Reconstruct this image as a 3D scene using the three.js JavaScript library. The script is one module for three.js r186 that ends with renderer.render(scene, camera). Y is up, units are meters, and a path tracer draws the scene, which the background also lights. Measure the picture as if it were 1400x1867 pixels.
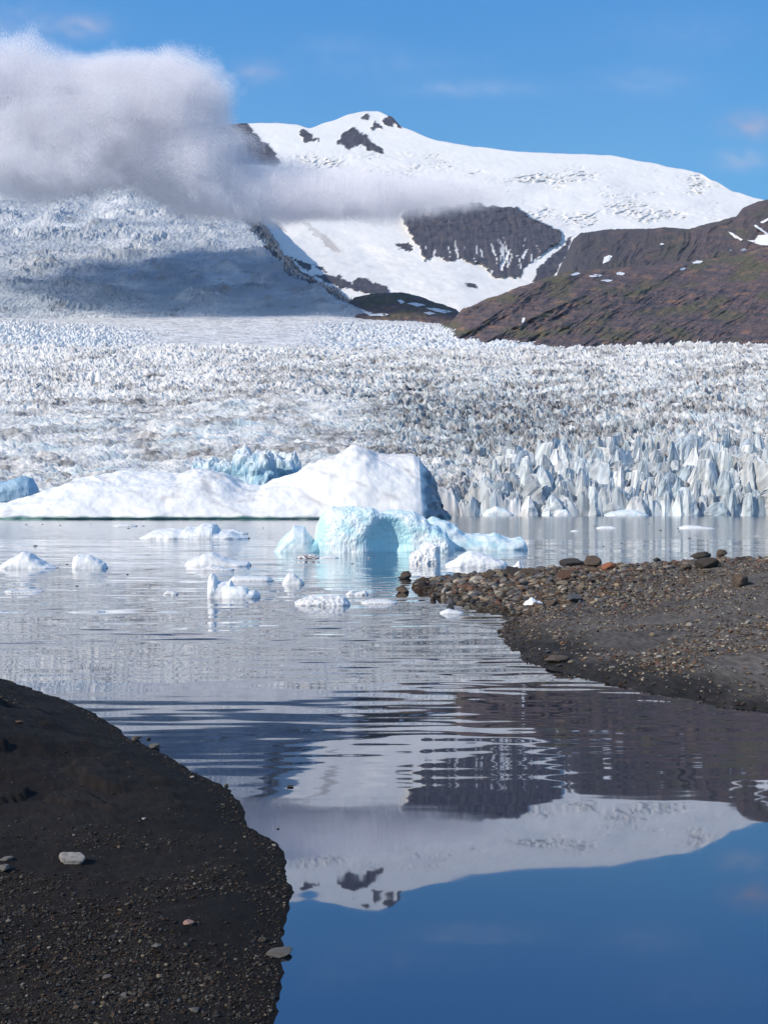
import * as THREE from 'three';
import { mergeGeometries } from 'three/addons/utils/BufferGeometryUtils.js';

// ---------------------------------------------------------------- camera, sky, sun, exposure
const F = 2100, CX = 700, HY = 931.5, EYE = 2.2;          // focal length in photo pixels, principal column, horizon row, eye height (m)
const scene = new THREE.Scene();
const camera = new THREE.PerspectiveCamera(THREE.MathUtils.radToDeg(2 * Math.atan(933.5 / F)), 767 / 1024, 0.3, 20000);
camera.position.set(0, EYE, 0);
camera.lookAt(0, EYE - 2 / F * 100, -100);
const SUN = new THREE.Vector3(-0.74, 0.56, 0.43).normalize();
const sun = new THREE.DirectionalLight(new THREE.Color(1.0, 0.90, 0.765), 4.1);
sun.position.copy(SUN).multiplyScalar(3000).add(new THREE.Vector3(0, 0, -1500));
sun.target.position.set(0, 0, -1500); scene.add(sun.target);
sun.castShadow = true; sun.shadow.mapSize.set(4096, 4096); sun.shadow.radius = 1;
Object.assign(sun.shadow.camera, { left: -2600, right: 2600, top: 2600, bottom: -2600, near: 10, far: 9000 });
scene.add(sun);
const renderer = new THREE.WebGLRenderer({ antialias: true });
renderer.toneMapping = THREE.LinearToneMapping;
renderer.toneMappingExposure = 1.0;
renderer.shadowMap.enabled = true;
scene.fog = new THREE.FogExp2(new THREE.Color(0.70, 0.80, 1.0), 1.5e-5);

// ---------------------------------------------------------------- random numbers and noise
function rng(seed) { let s = seed >>> 0; return () => { s = (s + 0x6d2b79f5) | 0; let t = Math.imul(s ^ (s >>> 15), 1 | s); t = (t + Math.imul(t ^ (t >>> 7), 61 | t)) ^ t; return ((t ^ (t >>> 14)) >>> 0) / 4294967296; }; }
const PERM = new Uint8Array(512);
{ const r = rng(77), a = Array.from({ length: 256 }, (_, i) => i); for (let i = 255; i > 0; i--) { const j = Math.floor(r() * (i + 1)); [a[i], a[j]] = [a[j], a[i]]; } for (let i = 0; i < 512; i++) PERM[i] = a[i & 255]; }
const G3 = [[1,1,0],[-1,1,0],[1,-1,0],[-1,-1,0],[1,0,1],[-1,0,1],[1,0,-1],[-1,0,-1],[0,1,1],[0,-1,1],[0,1,-1],[0,-1,-1],[1,1,0],[-1,1,0],[0,-1,1],[0,-1,-1]];
const fade = (t) => t * t * t * (t * (t * 6 - 15) + 10), lerp = (a, b, t) => a + (b - a) * t, clamp = (x, a = 0, b = 1) => x < a ? a : x > b ? b : x;
const sstep = (a, b, x) => { const t = clamp((x - a) / (b - a)); return t * t * (3 - 2 * t); };
function n3(x, y, z) {
  const fx = Math.floor(x), fy = Math.floor(y), fz = Math.floor(z), X = fx & 255, Y = fy & 255, Z = fz & 255; x -= fx; y -= fy; z -= fz;
  const u = fade(x), v = fade(y), w = fade(z), A = PERM[X] + Y, AA = PERM[A] + Z, AB = PERM[A + 1] + Z, B = PERM[X + 1] + Y, BA = PERM[B] + Z, BB = PERM[B + 1] + Z;
  const g = (h, a, b, c) => { const q = G3[PERM[h] & 15]; return q[0] * a + q[1] * b + q[2] * c; };
  return lerp(lerp(lerp(g(AA, x, y, z), g(BA, x - 1, y, z), u), lerp(g(AB, x, y - 1, z), g(BB, x - 1, y - 1, z), u), v),
    lerp(lerp(g(AA + 1, x, y, z - 1), g(BA + 1, x - 1, y, z - 1), u), lerp(g(AB + 1, x, y - 1, z - 1), g(BB + 1, x - 1, y - 1, z - 1), u), v), w);
}
function n2(x, y) {
  const fx = Math.floor(x), fy = Math.floor(y), X = fx & 255, Y = fy & 255; x -= fx; y -= fy;
  const u = fade(x), v = fade(y), A = PERM[X] + Y, B = PERM[X + 1] + Y;
  const g = (h, a, b) => { const q = G3[PERM[h] & 15]; return q[0] * a + q[1] * b + q[2] * (a - b) * 0.7; };
  return lerp(lerp(g(A, x, y), g(B, x - 1, y), u), lerp(g(A + 1, x, y - 1), g(B + 1, x - 1, y - 1), u), v);
}
const fbm2 = (x, y, o = 4) => { let s = 0, a = 0.5; for (let i = 0; i < o; i++) { s += a * n2(x, y); x = x * 2.03 + 11.3; y = y * 2.03 - 7.1; a *= 0.5; } return s; };
const fbm3 = (x, y, z, o = 4) => { let s = 0, a = 0.5; for (let i = 0; i < o; i++) { s += a * n3(x, y, z); x = x * 2.03 + 3.1; y = y * 2.03 - 7.7; z = z * 2.03 + 5.3; a *= 0.5; } return s; };
const ridge2 = (x, y, o = 4) => { let s = 0, a = 0.5; for (let i = 0; i < o; i++) { s += a * (1 - 2 * Math.abs(n2(x, y))); x = x * 2.07 + 4.3; y = y * 2.07 + 9.1; a *= 0.5; } return s; };
const ridge3 = (x, y, z, o = 4) => { let s = 0, a = 0.5; for (let i = 0; i < o; i++) { s += a * (1 - 2 * Math.abs(n3(x, y, z))); x = x * 2.07 + 4.3; y = y * 2.07 + 9.1; z = z * 2.07 - 3.3; a *= 0.5; } return s; };
const hash = (i, j, k = 0) => { let h = Math.imul(i, 374761393) ^ Math.imul(j, 668265263) ^ Math.imul(k, 974634211); h = Math.imul(h ^ (h >>> 13), 1274126177); return ((h ^ (h >>> 16)) >>> 0) / 4294967296; };
// piecewise smooth curve through [x, y] points
const curve = (pts) => (x) => { if (x <= pts[0][0]) return pts[0][1]; for (let i = 1; i < pts.length; i++) if (x <= pts[i][0]) { const [a, b] = pts[i - 1], [c, d] = pts[i], t = (x - a) / (c - a); return lerp(b, d, t * t * (3 - 2 * t) * 0.5 + t * 0.5); } return pts[pts.length - 1][1]; };
const mix3 = (a, b, t) => [lerp(a[0], b[0], t), lerp(a[1], b[1], t), lerp(a[2], b[2], t)];
const inPoly = (p, x, y) => { let c = false; for (let i = 0, j = p.length - 1; i < p.length; j = i++) if ((p[i][1] > y) !== (p[j][1] > y) && x < ((p[j][0] - p[i][0]) * (y - p[i][1])) / (p[j][1] - p[i][1]) + p[i][0]) c = !c; return c; };
// sketch coordinates -> world
const at = (px, py, d) => [((px - CX) / F) * d, EYE + ((HY - py) / F) * d, -d];
const wdepth = (py, e = 0) => ((EYE - e) * F) / (py - HY);

// ---------------------------------------------------------------- helpers for objects
const used = new Map();
function numbered(name) { const k = used.get(name) ?? 0; used.set(name, k + 1); return k ? `${name}_${String(k).padStart(3, '0')}` : name; }
function tag(o, label, category, group, kind) { o.userData.label = label; if (category) o.userData.category = category; if (group) o.userData.group = group; if (kind) o.userData.kind = kind; return o; }
function put(name, geo, mat, parent = scene) { const m = new THREE.Mesh(geo, mat); m.name = parent === scene ? numbered(name) : name; m.castShadow = m.receiveShadow = true; parent.add(m); return m; }
function base(name, [x, y, z] = [0, 0, 0]) { const g = new THREE.Group(); g.name = numbered(name); g.position.set(x, y, z); scene.add(g); return g; }
// grid surface: fn(u, v, i, j) -> [x, y, z, r, g, b]
function grid(nu, nv, fn) {
  const P = new Float32Array((nu + 1) * (nv + 1) * 3), C = new Float32Array(P.length), U = new Float32Array((nu + 1) * (nv + 1) * 2), I = new Uint32Array(nu * nv * 6); let k = 0, q = 0;
  for (let j = 0; j <= nv; j++) for (let i = 0; i <= nu; i++, k++) { const o = fn(i / nu, j / nv, i, j); P[k * 3] = o[0]; P[k * 3 + 1] = o[1]; P[k * 3 + 2] = o[2]; C[k * 3] = o[3]; C[k * 3 + 1] = o[4]; C[k * 3 + 2] = o[5]; U[k * 2] = o[6] ?? o[0]; U[k * 2 + 1] = o[7] ?? -o[2]; }
  for (let j = 0; j < nv; j++) for (let i = 0; i < nu; i++) { const a = j * (nu + 1) + i, b = a + 1, c = a + nu + 1, d = c + 1; I[q++] = a; I[q++] = b; I[q++] = c; I[q++] = b; I[q++] = d; I[q++] = c; }
  const g = new THREE.BufferGeometry(); g.setAttribute('position', new THREE.BufferAttribute(P, 3)); g.setAttribute('color', new THREE.BufferAttribute(C, 3)); g.setAttribute('uv', new THREE.BufferAttribute(U, 2)); g.setIndex(new THREE.BufferAttribute(I, 1)); g.computeVertexNormals(); return g;
}
const std = (o) => new THREE.MeshStandardMaterial({ vertexColors: true, side: THREE.DoubleSide, ...o });
function floatTex(w, h, fn, ch = 4) { const a = new Float32Array(w * h * ch); for (let y = 0, k = 0; y < h; y++) for (let x = 0; x < w; x++, k += ch) fn(x, y, a, k); const t = new THREE.DataTexture(a, w, h, ch === 4 ? THREE.RGBAFormat : THREE.RedFormat, THREE.FloatType); t.magFilter = THREE.LinearFilter; t.minFilter = THREE.LinearFilter; t.wrapS = t.wrapT = THREE.RepeatWrapping; t.needsUpdate = true; return t; }
// tileable noise on a torus for grain maps
function tileNoise(u, v, f, seed) { const a = u * 2 * Math.PI, b = v * 2 * Math.PI, r = f / (2 * Math.PI); return n3(Math.cos(a) * r + seed, Math.sin(a) * r + Math.cos(b) * r * 1.3 + seed * 2, Math.sin(b) * r + Math.sin(a) * 0.3 * r); }
const grain = floatTex(512, 512, (x, y, a, k) => { const u = x / 512, v = y / 512; let s = 0.5 + 0.22 * tileNoise(u, v, 14, 3) + 0.22 * tileNoise(u, v, 40, 9) + 0.2 * (hash(x, y, 5) - 0.5) + 0.15 * tileNoise(u, v, 110, 1); a[k] = clamp(s); }, 1);
const rep = (t, s) => { const c = t.clone(); c.repeat.set(s, s); c.needsUpdate = true; return c; };

// ---------------------------------------------------------------- sky (computed air and thin clouds)
{
  const W = 2048, H = 1024;
  const zen = [0.035, 0.15, 0.44], mid = [0.048, 0.285, 0.70], low = [0.125, 0.43, 0.80], hor = [0.42, 0.60, 0.82];
  // wisps: [photo px, photo py, rx, ry, strength, r, g, b]
  const wisps = [[1375, 228, 60, 26, 0.55, .42, .44, .62], [1350, 292, 52, 20, 0.4, .48, .55, .75], [150, 48, 55, 22, 0.5, .45, .5, .7], [20, 40, 130, 50, 0.3, .3, .44, .75], [470, 132, 45, 22, 0.35, .4, .48, .72], [860, 162, 130, 16, 0.22, .5, .62, .85], [1180, 148, 90, 26, 0.16, .45, .58, .85], [700, 118, 170, 30, 0.1, .4, .55, .85], [620, 80, 80, 16, 0.12, .45, .6, .85], [1250, 60, 150, 40, 0.08, .4, .55, .85]];
  const t = floatTex(W, H, (x, y, a, k) => {
    const up = ((y + 0.5) / H - 0.5) * Math.PI, az = ((x + 0.5) / W - 0.5) * 2 * Math.PI, cy = Math.cos(up), dx = Math.cos(az) * cy, dz = Math.sin(az) * cy, dy = Math.sin(up), e = THREE.MathUtils.radToDeg(up);
    let c = e > 24 ? mix3(mid, zen, sstep(24, 80, e)) : e > 13 ? mix3(low, mid, sstep(12, 25, e)) : mix3(hor, low, sstep(-1, 14, e));
    const toSun = clamp(dx * SUN.x + dy * SUN.y + dz * SUN.z); c = mix3(c, [0.75, 0.82, 0.9], 0.35 * Math.pow(toSun, 6));
    if (dz < -0.2) {
      const px = CX + (dx / -dz) * F, py = HY - (dy / -dz) * F;
      for (const w of wisps) { const q = ((px - w[0]) / w[2]) ** 2 + ((py - w[1]) / w[3]) ** 2; if (q < 4) { const n = clamp(0.55 + 1.1 * fbm2(px / 34 + w[0], py / 14, 5)); c = mix3(c, w.slice(5), Math.min(0.9, w[4] * 1.9) * Math.exp(-q * 1.3) * n); } }
    }
    // pale clouds added out of view to make the fill light less blue
    if (e > 8) { const s = 1 / (dy + 0.25), n = clamp(fbm2(dx * s * 1.6 + 5, dz * s * 2.4, 5) * 2.4 + 0.35); if (dz > -0.3) c = mix3(c, [0.74, 0.72, 0.71], n * 0.5 * sstep(-0.3, 0.25, dz)); }
    a[k] = c[0]; a[k + 1] = c[1]; a[k + 2] = c[2]; a[k + 3] = 1;
  });
  t.mapping = THREE.EquirectangularReflectionMapping; t.colorSpace = THREE.LinearSRGBColorSpace;
  scene.background = t; scene.environment = t;
}

// ---------------------------------------------------------------- snow mountain
const mountSky = curve([[-200, 300], [0, 290], [200, 255], [330, 240], [445, 225], [500, 224], [540, 227], [565, 234], [600, 222], [640, 208], [665, 203], [690, 203], [712, 212], [735, 233], [800, 257], [870, 268], [950, 277], [1050, 281], [1110, 283], [1180, 296], [1240, 308], [1275, 315], [1300, 330], [1340, 350], [1380, 362], [1420, 370], [1520, 400], [1650, 450]]);
const Z1 = (a) => a.map(([x, y]) => [x / 2, 180 + y / 2]), Z2 = (a) => a.map(([x, y]) => [700 + x / 2, 180 + y / 2]);
const bbox = (poly) => ({ poly, b: [Math.min(...poly.map((p) => p[0])) - 12, Math.min(...poly.map((p) => p[1])) - 12, Math.max(...poly.map((p) => p[0])) + 12, Math.max(...poly.map((p) => p[1])) + 12] });
const inside = (P, x, y) => P.some(({ poly, b }) => x > b[0] && x < b[2] && y > b[1] && y < b[3] && inPoly(poly, x, y));
const ROCKS = [
  Z2([[60, 430], [100, 400], [200, 395], [330, 380], [420, 395], [490, 400], [530, 430], [570, 450], [620, 465], [650, 490], [640, 520], [600, 545], [560, 585], [530, 620], [490, 650], [440, 655], [400, 650], [370, 610], [330, 600], [280, 580], [240, 590], [200, 575], [150, 590], [140, 560], [105, 510], [90, 470]]),
  Z2([[40, 535], [65, 524], [100, 532], [104, 552], [80, 556], [50, 545]]),
  Z2([[540, 670], [560, 620], [600, 580], [660, 530], [682, 500], [674, 560], [645, 600], [620, 645], [590, 670]]),
  Z2([[296, 676], [320, 674], [342, 688], [330, 692], [305, 684]]),
  Z1([[1086, 125], [1112, 113], [1135, 135], [1168, 150], [1130, 158], [1105, 152]]),
  Z1([[1225, 165], [1262, 118], [1290, 103], [1322, 133], [1352, 150], [1390, 183], [1396, 196], [1350, 193], [1312, 166], [1290, 177], [1270, 190], [1250, 172]]),
  Z1([[1312, 66], [1330, 56], [1346, 62], [1344, 78], [1322, 78]]), Z1([[1352, 90], [1368, 86], [1392, 98], [1396, 108], [1360, 106]]),
  Z2([[10, 55], [40, 72], [74, 108], [40, 101], [-4, 96]]),
  Z1([[800, 60], [895, 88], [925, 120], [960, 150], [1000, 190], [1032, 242], [1000, 247], [940, 240], [860, 240], [800, 220]]),
  Z1([[840, 420], [890, 436], [905, 480], [945, 520], [1005, 560], [1050, 602], [1075, 640], [1010, 600], [950, 560], [870, 480]]),
  Z1([[1070, 592], [1092, 584], [1138, 612], [1130, 626], [1100, 616]]), Z1([[1144, 606], [1170, 612], [1198, 630], [1180, 632]]),
  Z1([[1140, 640], [1200, 640], [1260, 655], [1290, 680], [1270, 694], [1220, 684], [1180, 668]]), Z1([[1092, 634], [1120, 636], [1152, 658], [1120, 656]]),
  Z1([[1270, 690], [1300, 652], [1340, 655], [1390, 680], [1420, 700], [1380, 712], [1320, 706]]), Z1([[1040, 578], [1060, 576], [1066, 588], [1050, 588]]),
].map(bbox);
const STREAKS = [Z1([[1086, 432], [1132, 458], [1224, 518], [1258, 572], [1200, 548], [1140, 492]]), Z1([[985, 440], [1010, 446], [1056, 490], [1030, 480]]), Z1([[920, 440], [950, 450], [990, 500], [960, 480]])].map(bbox);
const SNOWLETS = [Z2([[420, 615], [452, 552], [462, 548], [440, 600], [428, 630]]), Z2([[445, 610], [462, 574], [468, 572], [452, 612]]), Z2([[478, 612], [498, 590], [490, 606]]), Z2([[500, 580], [518, 548], [524, 548], [508, 586]]), Z2([[505, 620], [545, 590], [600, 550], [650, 515], [650, 524], [600, 570], [555, 620], [530, 650], [500, 655]])].map(bbox);
const snowMat = std({ roughness: 0.75 }), rockMat = std({ roughness: 0.95, flatShading: true }), iceMat = std({ roughness: 0.55, flatShading: true });
{
  const depthAt = (px, py) => 2450 + 5.4 * (620 - py);
  const nu = 640, nv = 330;
  const g = grid(nu, nv, (u, v, i, j) => {
    const px = lerp(-60, 1500, u), s0 = mountSky(px), s = s0 + 1.5 * fbm2(px / 30, 3, 3);
    if (j < 4) { const k = 4 - j, e = at(px, s, depthAt(px, s)); return [e[0] * (1 + k * .06), e[1] - k * k * 45, e[2] - k * 260, .8, .82, .85]; }
    const t = (j - 4) / (nv - 4), py = s + (620 - s) * t; let D = depthAt(px, py);
    const p = at(px, py, D), wx = px + 9 * fbm2(px / 16, py / 12, 4) , wy = py + 9 * fbm2(px / 14 + 50, py / 12, 4);
    const rock = inside(ROCKS, wx, wy) && !inside(SNOWLETS, px + 3 * fbm2(px / 5, py / 5, 2), py + 3 * fbm2(px / 5 + 9, py / 5, 2)), cliff = inside(ROCKS.slice(0, 1), wx, wy);
    // relief (metres, towards the viewer)
    let r, c;
    if (rock) {
      const gx = px / 13 - 0.12 * py / 13 + fbm2(px / 50, py / 50, 3) * 1.1, up = sstep(455, 400, py);
      r = cliff ? 13 * ridge2(gx * 1.7, py / 130, 5) + (8 + 16 * up) * fbm2(px / 14, py / 9, 5) + 8 : 14 * ridge2(gx * 2, py / 14, 4);
      const st = fbm2(px / 60, py / 3.2 + px / 40, 3), n = fbm2(px / 12, py / 10, 3);
      c = mix3([0.048, 0.048, 0.066], [0.092, 0.083, 0.098], clamp(0.42 + n * 1.3 + st * 1.0)); if (cliff) { const g = clamp(fbm2(gx * 2.6, py / 90, 4) * 2.2); c = mix3(c, [0.13, 0.112, 0.108], g * 0.55); c = mix3(c, [0.80, 0.79, 0.78], sstep(0.22, 0.28, fbm2(gx * 2.4 + 5, py / 60, 4) - 0.10 * (1 - sstep(425, 480, py))) * sstep(415, 470, py)); }  // bluish air haze is mixed into the rock colour
    } else {
      const cre = sstep(290, 330, py) * (1 - sstep(430, 470, py)) * sstep(760, 900, px) * (1 - sstep(1260, 1380, px)) * clamp(0.15 + 3.4 * fbm2(px / 110 + 7, py / 34, 4));
      const cre2 = sstep(265, 290, py) * (1 - sstep(325, 345, py)) * sstep(500, 540, px) * (1 - sstep(800, 860, px)) * clamp(0.5 + 1.6 * fbm2(px / 60 + 2, py / 22, 3));
      const basin = sstep(420, 470, py) * (1 - sstep(820, 900, px));
      const cm = Math.max(cre, cre2);
      r = 55 * fbm2(px / 150, py / 60 + 9, 3) * sstep(0, 0.2, t) + cm * (34 * Math.pow(clamp(ridge2(px / 24 + 1.4 * fbm2(px / 30, py / 14, 3), py / 9 + px / 60 + fbm2(px / 20, py / 20, 2), 5)), 2) - 14) + 5 * fbm2(px / 12, py / 5, 5) + basin * 5 * fbm2(px / 22, py / 6 - px / 60, 4);
      const wr = clamp(0.5 + fbm2(px / 40, py / 16, 4)), dirt = inside(STREAKS, wx, wy) ? 0.6 * clamp(0.6 + 1.6 * fbm2(px / 7 - py / 8, py / 60, 3)) : clamp(cm * 0.35 * (fbm2(px / 8, py / 4, 3) + 0.25)) + clamp(basin * 0.35 * fbm2(px / 30 + 31, py / 9, 4));
      c = mix3(mix3([0.87, 0.855, 0.83], [0.80, 0.79, 0.775], wr), [0.30, 0.25, 0.23], dirt);
    }
    // the cliff stands steeper than the snow: its top leans towards the viewer
    const bump = cliff ? 60 * sstep(500, 385, py) : 0;
    D -= (r + bump) * (t < 0.01 ? 0 : 1);
    const q = at(px, py, D);
    return [q[0], q[1], q[2], c[0], c[1], c[2]];
  });
  const m = base('mountain'); tag(m, 'high snow covered mountain with rocky summit rising behind the cloud', 'mountain', null, 'structure');
  put('snow_face', g, snowMat, m);
}
// a hillside: crest curve in the sketch, depths of crest and foot, relief and colours
function hillside(name, x0, x1, nu, nv, crest, foot, dCrest, dFoot, relief, color, back = 300) {
  const f = (px, py) => { const s = crest(px), t = clamp((py - s) / (foot - s), 0, 1.2); return lerp(dCrest(px), dFoot(px), Math.pow(t, 0.85)) - relief(px, py, t) * sstep(0, 0.05, t); };
  const g = grid(nu, nv, (u, v, i, j) => {
    const px = lerp(x0, x1, u), s = crest(px) + 1.6 * fbm2(px / 9, 5, 4) + 2.2 * fbm2(px / 40, 8, 3);
    if (j < 4) { const k = 4 - j, e = at(px, s, dCrest(px)), c = color(px, s, 0); return [e[0], e[1] - k * k * 14, e[2] - k * back / 3, ...c]; }
    const t = (j - 4) / (nv - 4), py = lerp(s, foot, t), q = at(px, py, f(px, py)); return [...q, ...color(px, py, t)];
  });
  return { g, f };
}
const snowPatchMat = std({ roughness: 0.8 });
function snowPatch(parent, f, poly, label) {
  const pts = []; const n = poly.length;
  for (let i = 0; i < n; i++) { const a = poly[i], b = poly[(i + 1) % n], m = Math.max(2, Math.ceil(Math.hypot(b[0] - a[0], b[1] - a[1]) / 2.2)); for (let k = 0; k < m; k++) { const t = k / m, x = lerp(a[0], b[0], t), y = lerp(a[1], b[1], t); pts.push(new THREE.Vector2(x + 1.3 * n2(x / 2.5, y / 2.5), y + 0.8 * n2(x / 2.5 + 7, y / 2.5))); } }
  const tri = THREE.ShapeUtils.triangulateShape(pts, []), P = [], C = [], I = [];
  for (const p of pts) { P.push(...at(p.x, p.y, f(p.x, p.y) - 5)); C.push(.82, .82, .84); }
  for (const t of tri) I.push(...t);
  const N = pts.length; for (const p of pts) { P.push(...at(p.x, p.y, f(p.x, p.y) + 3)); C.push(.8, .8, .82); }
  for (let i = 0; i < N; i++) { const j = (i + 1) % N; I.push(i, j, N + i, j, N + j, N + i); }
  const g = new THREE.BufferGeometry(); g.setAttribute('position', new THREE.Float32BufferAttribute(P, 3)); g.setAttribute('color', new THREE.Float32BufferAttribute(C, 3)); g.setIndex(I); 
  const m = put('snow_patch', g.toNonIndexed(), snowPatchMat, parent); m.geometry.computeVertexNormals(); if (label) m.userData.label = label;
}
const hillColor = (o) => (px, py) => {
  const n = fbm2(px / 70 + o, py / 26 + px / 160, 5), m = fbm2(px / 26 + 3 * o, py / 9 + px / 50, 4), st = fbm2(px / 90, py / 2.6 - px / 30 + o, 3), sp = fbm2(px / 3.1, py / 2.3, 3);
  let c = mix3([0.098, 0.064, 0.058], [0.050, 0.040, 0.048], clamp(0.5 + st * 1.8));
  c = mix3(c, [0.066, 0.062, 0.030], clamp(n * 3.4 + 0.1) * 0.8);
  c = mix3(c, [0.165, 0.092, 0.060], clamp(m * 3.2 - 0.35) * 0.85);
  const k = 1.38 * (1 + sp * 0.8 + 0.5 * fbm2(px / 9, py / 5, 3)); return [c[0] * k, c[1] * k, c[2] * k];
};
const hills = [];
{
  // far dark ridge on the right
  const crest = curve([[940, 540], [1005, 520], [1030, 470], [1046, 434], [1060, 424], [1115, 418], [1180, 417], [1205, 415], [1255, 417], [1300, 405], [1340, 395], [1355, 378], [1385, 367], [1400, 363], [1450, 350], [1560, 350]]);
  const rel = (px, py) => 26 * ridge2(px / 34 + py / 50 + fbm2(px / 60, py / 60, 2), py / 90, 4) + 11 * fbm2(px / 16, py / 12 - px / 90, 5);
  const { g, f } = hillside('hill', 930, 1560, 330, 150, crest, 560, (px) => 3050, (px) => 2500, rel, (px, py) => { const c = hillColor(3)(px, py), k = sstep(1250, 1000, px); return mix3(c, [0.056, 0.056, 0.072], 0.45 + 0.45 * k); });  // distance haze painted as a bluish cast on the ridge
  const o = base('hill'); tag(o, 'dark rocky ridge with snow patches below the snowfield on the right', 'hill', null, 'structure'); put('hillside', g, rockMat, o); hills.push(o);
  for (const p of [[[800, 578], [818, 571], [831, 574], [822, 590], [797, 602]], [[1004, 530], [1012, 526], [1021, 530], [1010, 534]], [[1253, 484], [1270, 490], [1306, 514], [1300, 518], [1275, 506]], [[1318, 516], [1350, 516], [1362, 498], [1404, 494], [1404, 536], [1370, 534], [1340, 522]], [[1345, 462], [1356, 460], [1404, 496], [1404, 502], [1370, 482]], [[1368, 452], [1404, 432], [1404, 440], [1380, 454]]]) snowPatch(o, f, Z2(p));
}
{
  // nearer brown and green hillside
  const crest = curve([[780, 600], [820, 588], [845, 562], [900, 541], [950, 522], [1000, 505], [1045, 494], [1100, 490], [1150, 485], [1200, 482], [1250, 476], [1300, 470], [1340, 466], [1400, 449], [1480, 430], [1560, 420]]);
  const rel = (px, py) => { const band = sstep(505, 540, py) * (1 - sstep(590, 620, py)), step = Math.abs(((py / 15 + px / 150 + 1.6 * fbm2(px / 60, py / 30, 3)) % 1) - 0.5); return 10 * ridge2(px / 46 + py / 60, py / 75, 5) + 6 * band * step + (9 + 16 * band * clamp(0.5 + 2 * n2(px / 70, py / 40))) * fbm2(px / 17, py / 13, 6) + 52 * ridge2(px / 95 + py / 60 + 4, py / 140, 5) + 12 * fbm2(px / 50, py / 24, 3); };
  const { g, f } = hillside('hill', 770, 1560, 420, 200, crest, 662, (px) => lerp(1750, 2350, sstep(820, 1400, px)), (px) => 1290, rel, (px, py) => { const c = hillColor(11)(px, py), b = clamp(fbm2(px / 24 + 8, py / 8 + px / 70, 4) * 2.4 - 0.2) * sstep(510, 540, py); return mix3(c, [0.040, 0.038, 0.050], Math.min(1, b * 1.4)); });
  const o = base('hill'); tag(o, 'near brown and green hillside with rock bands behind the glacier on the right', 'hill', null, 'structure'); put('hillside', g, rockMat, o);
  for (const p of [[[844, 636], [858, 630], [877, 636], [870, 643], [850, 642]], [[746, 646], [770, 640], [796, 642], [786, 649], [752, 650]], [[788, 662], [810, 658], [834, 662], [816, 669]], [[678, 642], [700, 633], [717, 636], [694, 646]], [[1122, 598], [1140, 590], [1163, 592], [1150, 600], [1128, 602]], [[1076, 622], [1088, 615], [1100, 618], [1086, 626]], [[1298, 552], [1310, 545], [1322, 551], [1308, 556]], [[1256, 552], [1262, 548], [1268, 553], [1262, 557]], [[494, 842], [500, 824], [510, 812], [514, 800], [506, 798], [500, 812], [505, 818], [496, 836]]]) snowPatch(o, f, Z2(p));
}
{
  // rocky knoll under the snow basin
  const crest = curve([[590, 584], [630, 556], [650, 541], [680, 535], [730, 533], [765, 540], [800, 553], [828, 563], [850, 580], [870, 600]]);
  const { g, f } = hillside('knoll', 590, 870, 130, 60, crest, 606, () => 2150, () => 1800, (px, py) => 12 * ridge2(px / 20, py / 14, 4) + 8 * fbm2(px / 8, py / 5, 3), hillColor(23), 120);
  const o = base('knoll'); tag(o, 'low brown rocky knoll with thin snow strips at the foot of the snow basin', 'knoll', null, 'structure'); put('hillside', g, rockMat, o);
  for (const p of [[[82, 746], [110, 742], [152, 752], [120, 758]], [[150, 762], [190, 764], [248, 776], [220, 782], [180, 774]], [[48, 735], [62, 732], [76, 742], [62, 748]], [[143, 780], [165, 776], [188, 783], [165, 788]], [[-60, 786], [-10, 782], [22, 786], [0, 792], [-50, 792]], [[-130, 742], [-110, 756], [-70, 772], [-40, 782], [-60, 786], [-120, 764]]]) snowPatch(o, f, Z2(p));
}

// ---------------------------------------------------------------- ice
// union of slanted pyramids scattered over jittered cells: crisp seracs; returns [height 0..1, cell hash, facet number]
function seracs(x, z, seed) {
  const ix = Math.floor(x), iz = Math.floor(z); let best = 0, bh = 0, bf = 0, f1 = 9, f2 = 9, blk = 0;
  for (let j = -1; j <= 1; j++) for (let i = -1; i <= 1; i++) {
    const cx = ix + i, cz = iz + j, h1 = hash(cx, cz, seed), h2 = hash(cx, cz, seed + 1), h3 = hash(cx, cz, seed + 2), h4 = hash(cx, cz, seed + 3);
    const dx = x - cx - 0.15 - 0.7 * h1, dz = z - cz - 0.15 - 0.7 * h2, a = (h3 - 0.5) * 2.0, ca = Math.cos(a), sa = Math.sin(a), p = dx * ca + dz * sa, q = -dx * sa + dz * ca;
    const k1 = p > 0 ? 1.25 + h1 : 0.85 + 0.5 * h2, k2 = q > 0 ? 0.95 + 0.5 * h3 : 0.75 + 0.6 * h4, m1 = Math.abs(p) * k1, m2 = Math.abs(q) * k2, m3 = (Math.abs(p) * k1 + Math.abs(q) * k2) * 0.74, m = Math.max(m1, m2, m3);
    const h = (0.5 + 0.5 * h4) * (1 - m);
    const fd = dx * dx + dz * dz * 1.2; if (fd < f1) { f2 = f1; f1 = fd; blk = 0.30 + 0.5 * h4 + (dx * (h1 - 0.62) * 1.9 + dz * (h2 - 0.5) * 1.8); } else if (fd < f2) f2 = fd;
    if (h > best) { best = h; bh = h3 * 0.5 + h4 * 0.5; bf = (m === m1 ? (p > 0 ? 0 : 1) : m === m2 ? (q > 0 ? 2 : 3) : 4); }
  }
  const crack = sstep(0.26, 0, Math.sqrt(f2) - Math.sqrt(f1));
  return [0.55 * best + 0.5 * clamp(blk, 0, 1.1) * (1 - 0.65 * crack), bh, bf, crack];
}
const ICE = [0.82, 0.81, 0.795], BLUE = [0.46, 0.58, 0.64], DIRT = [0.13, 0.12, 0.118];
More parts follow.
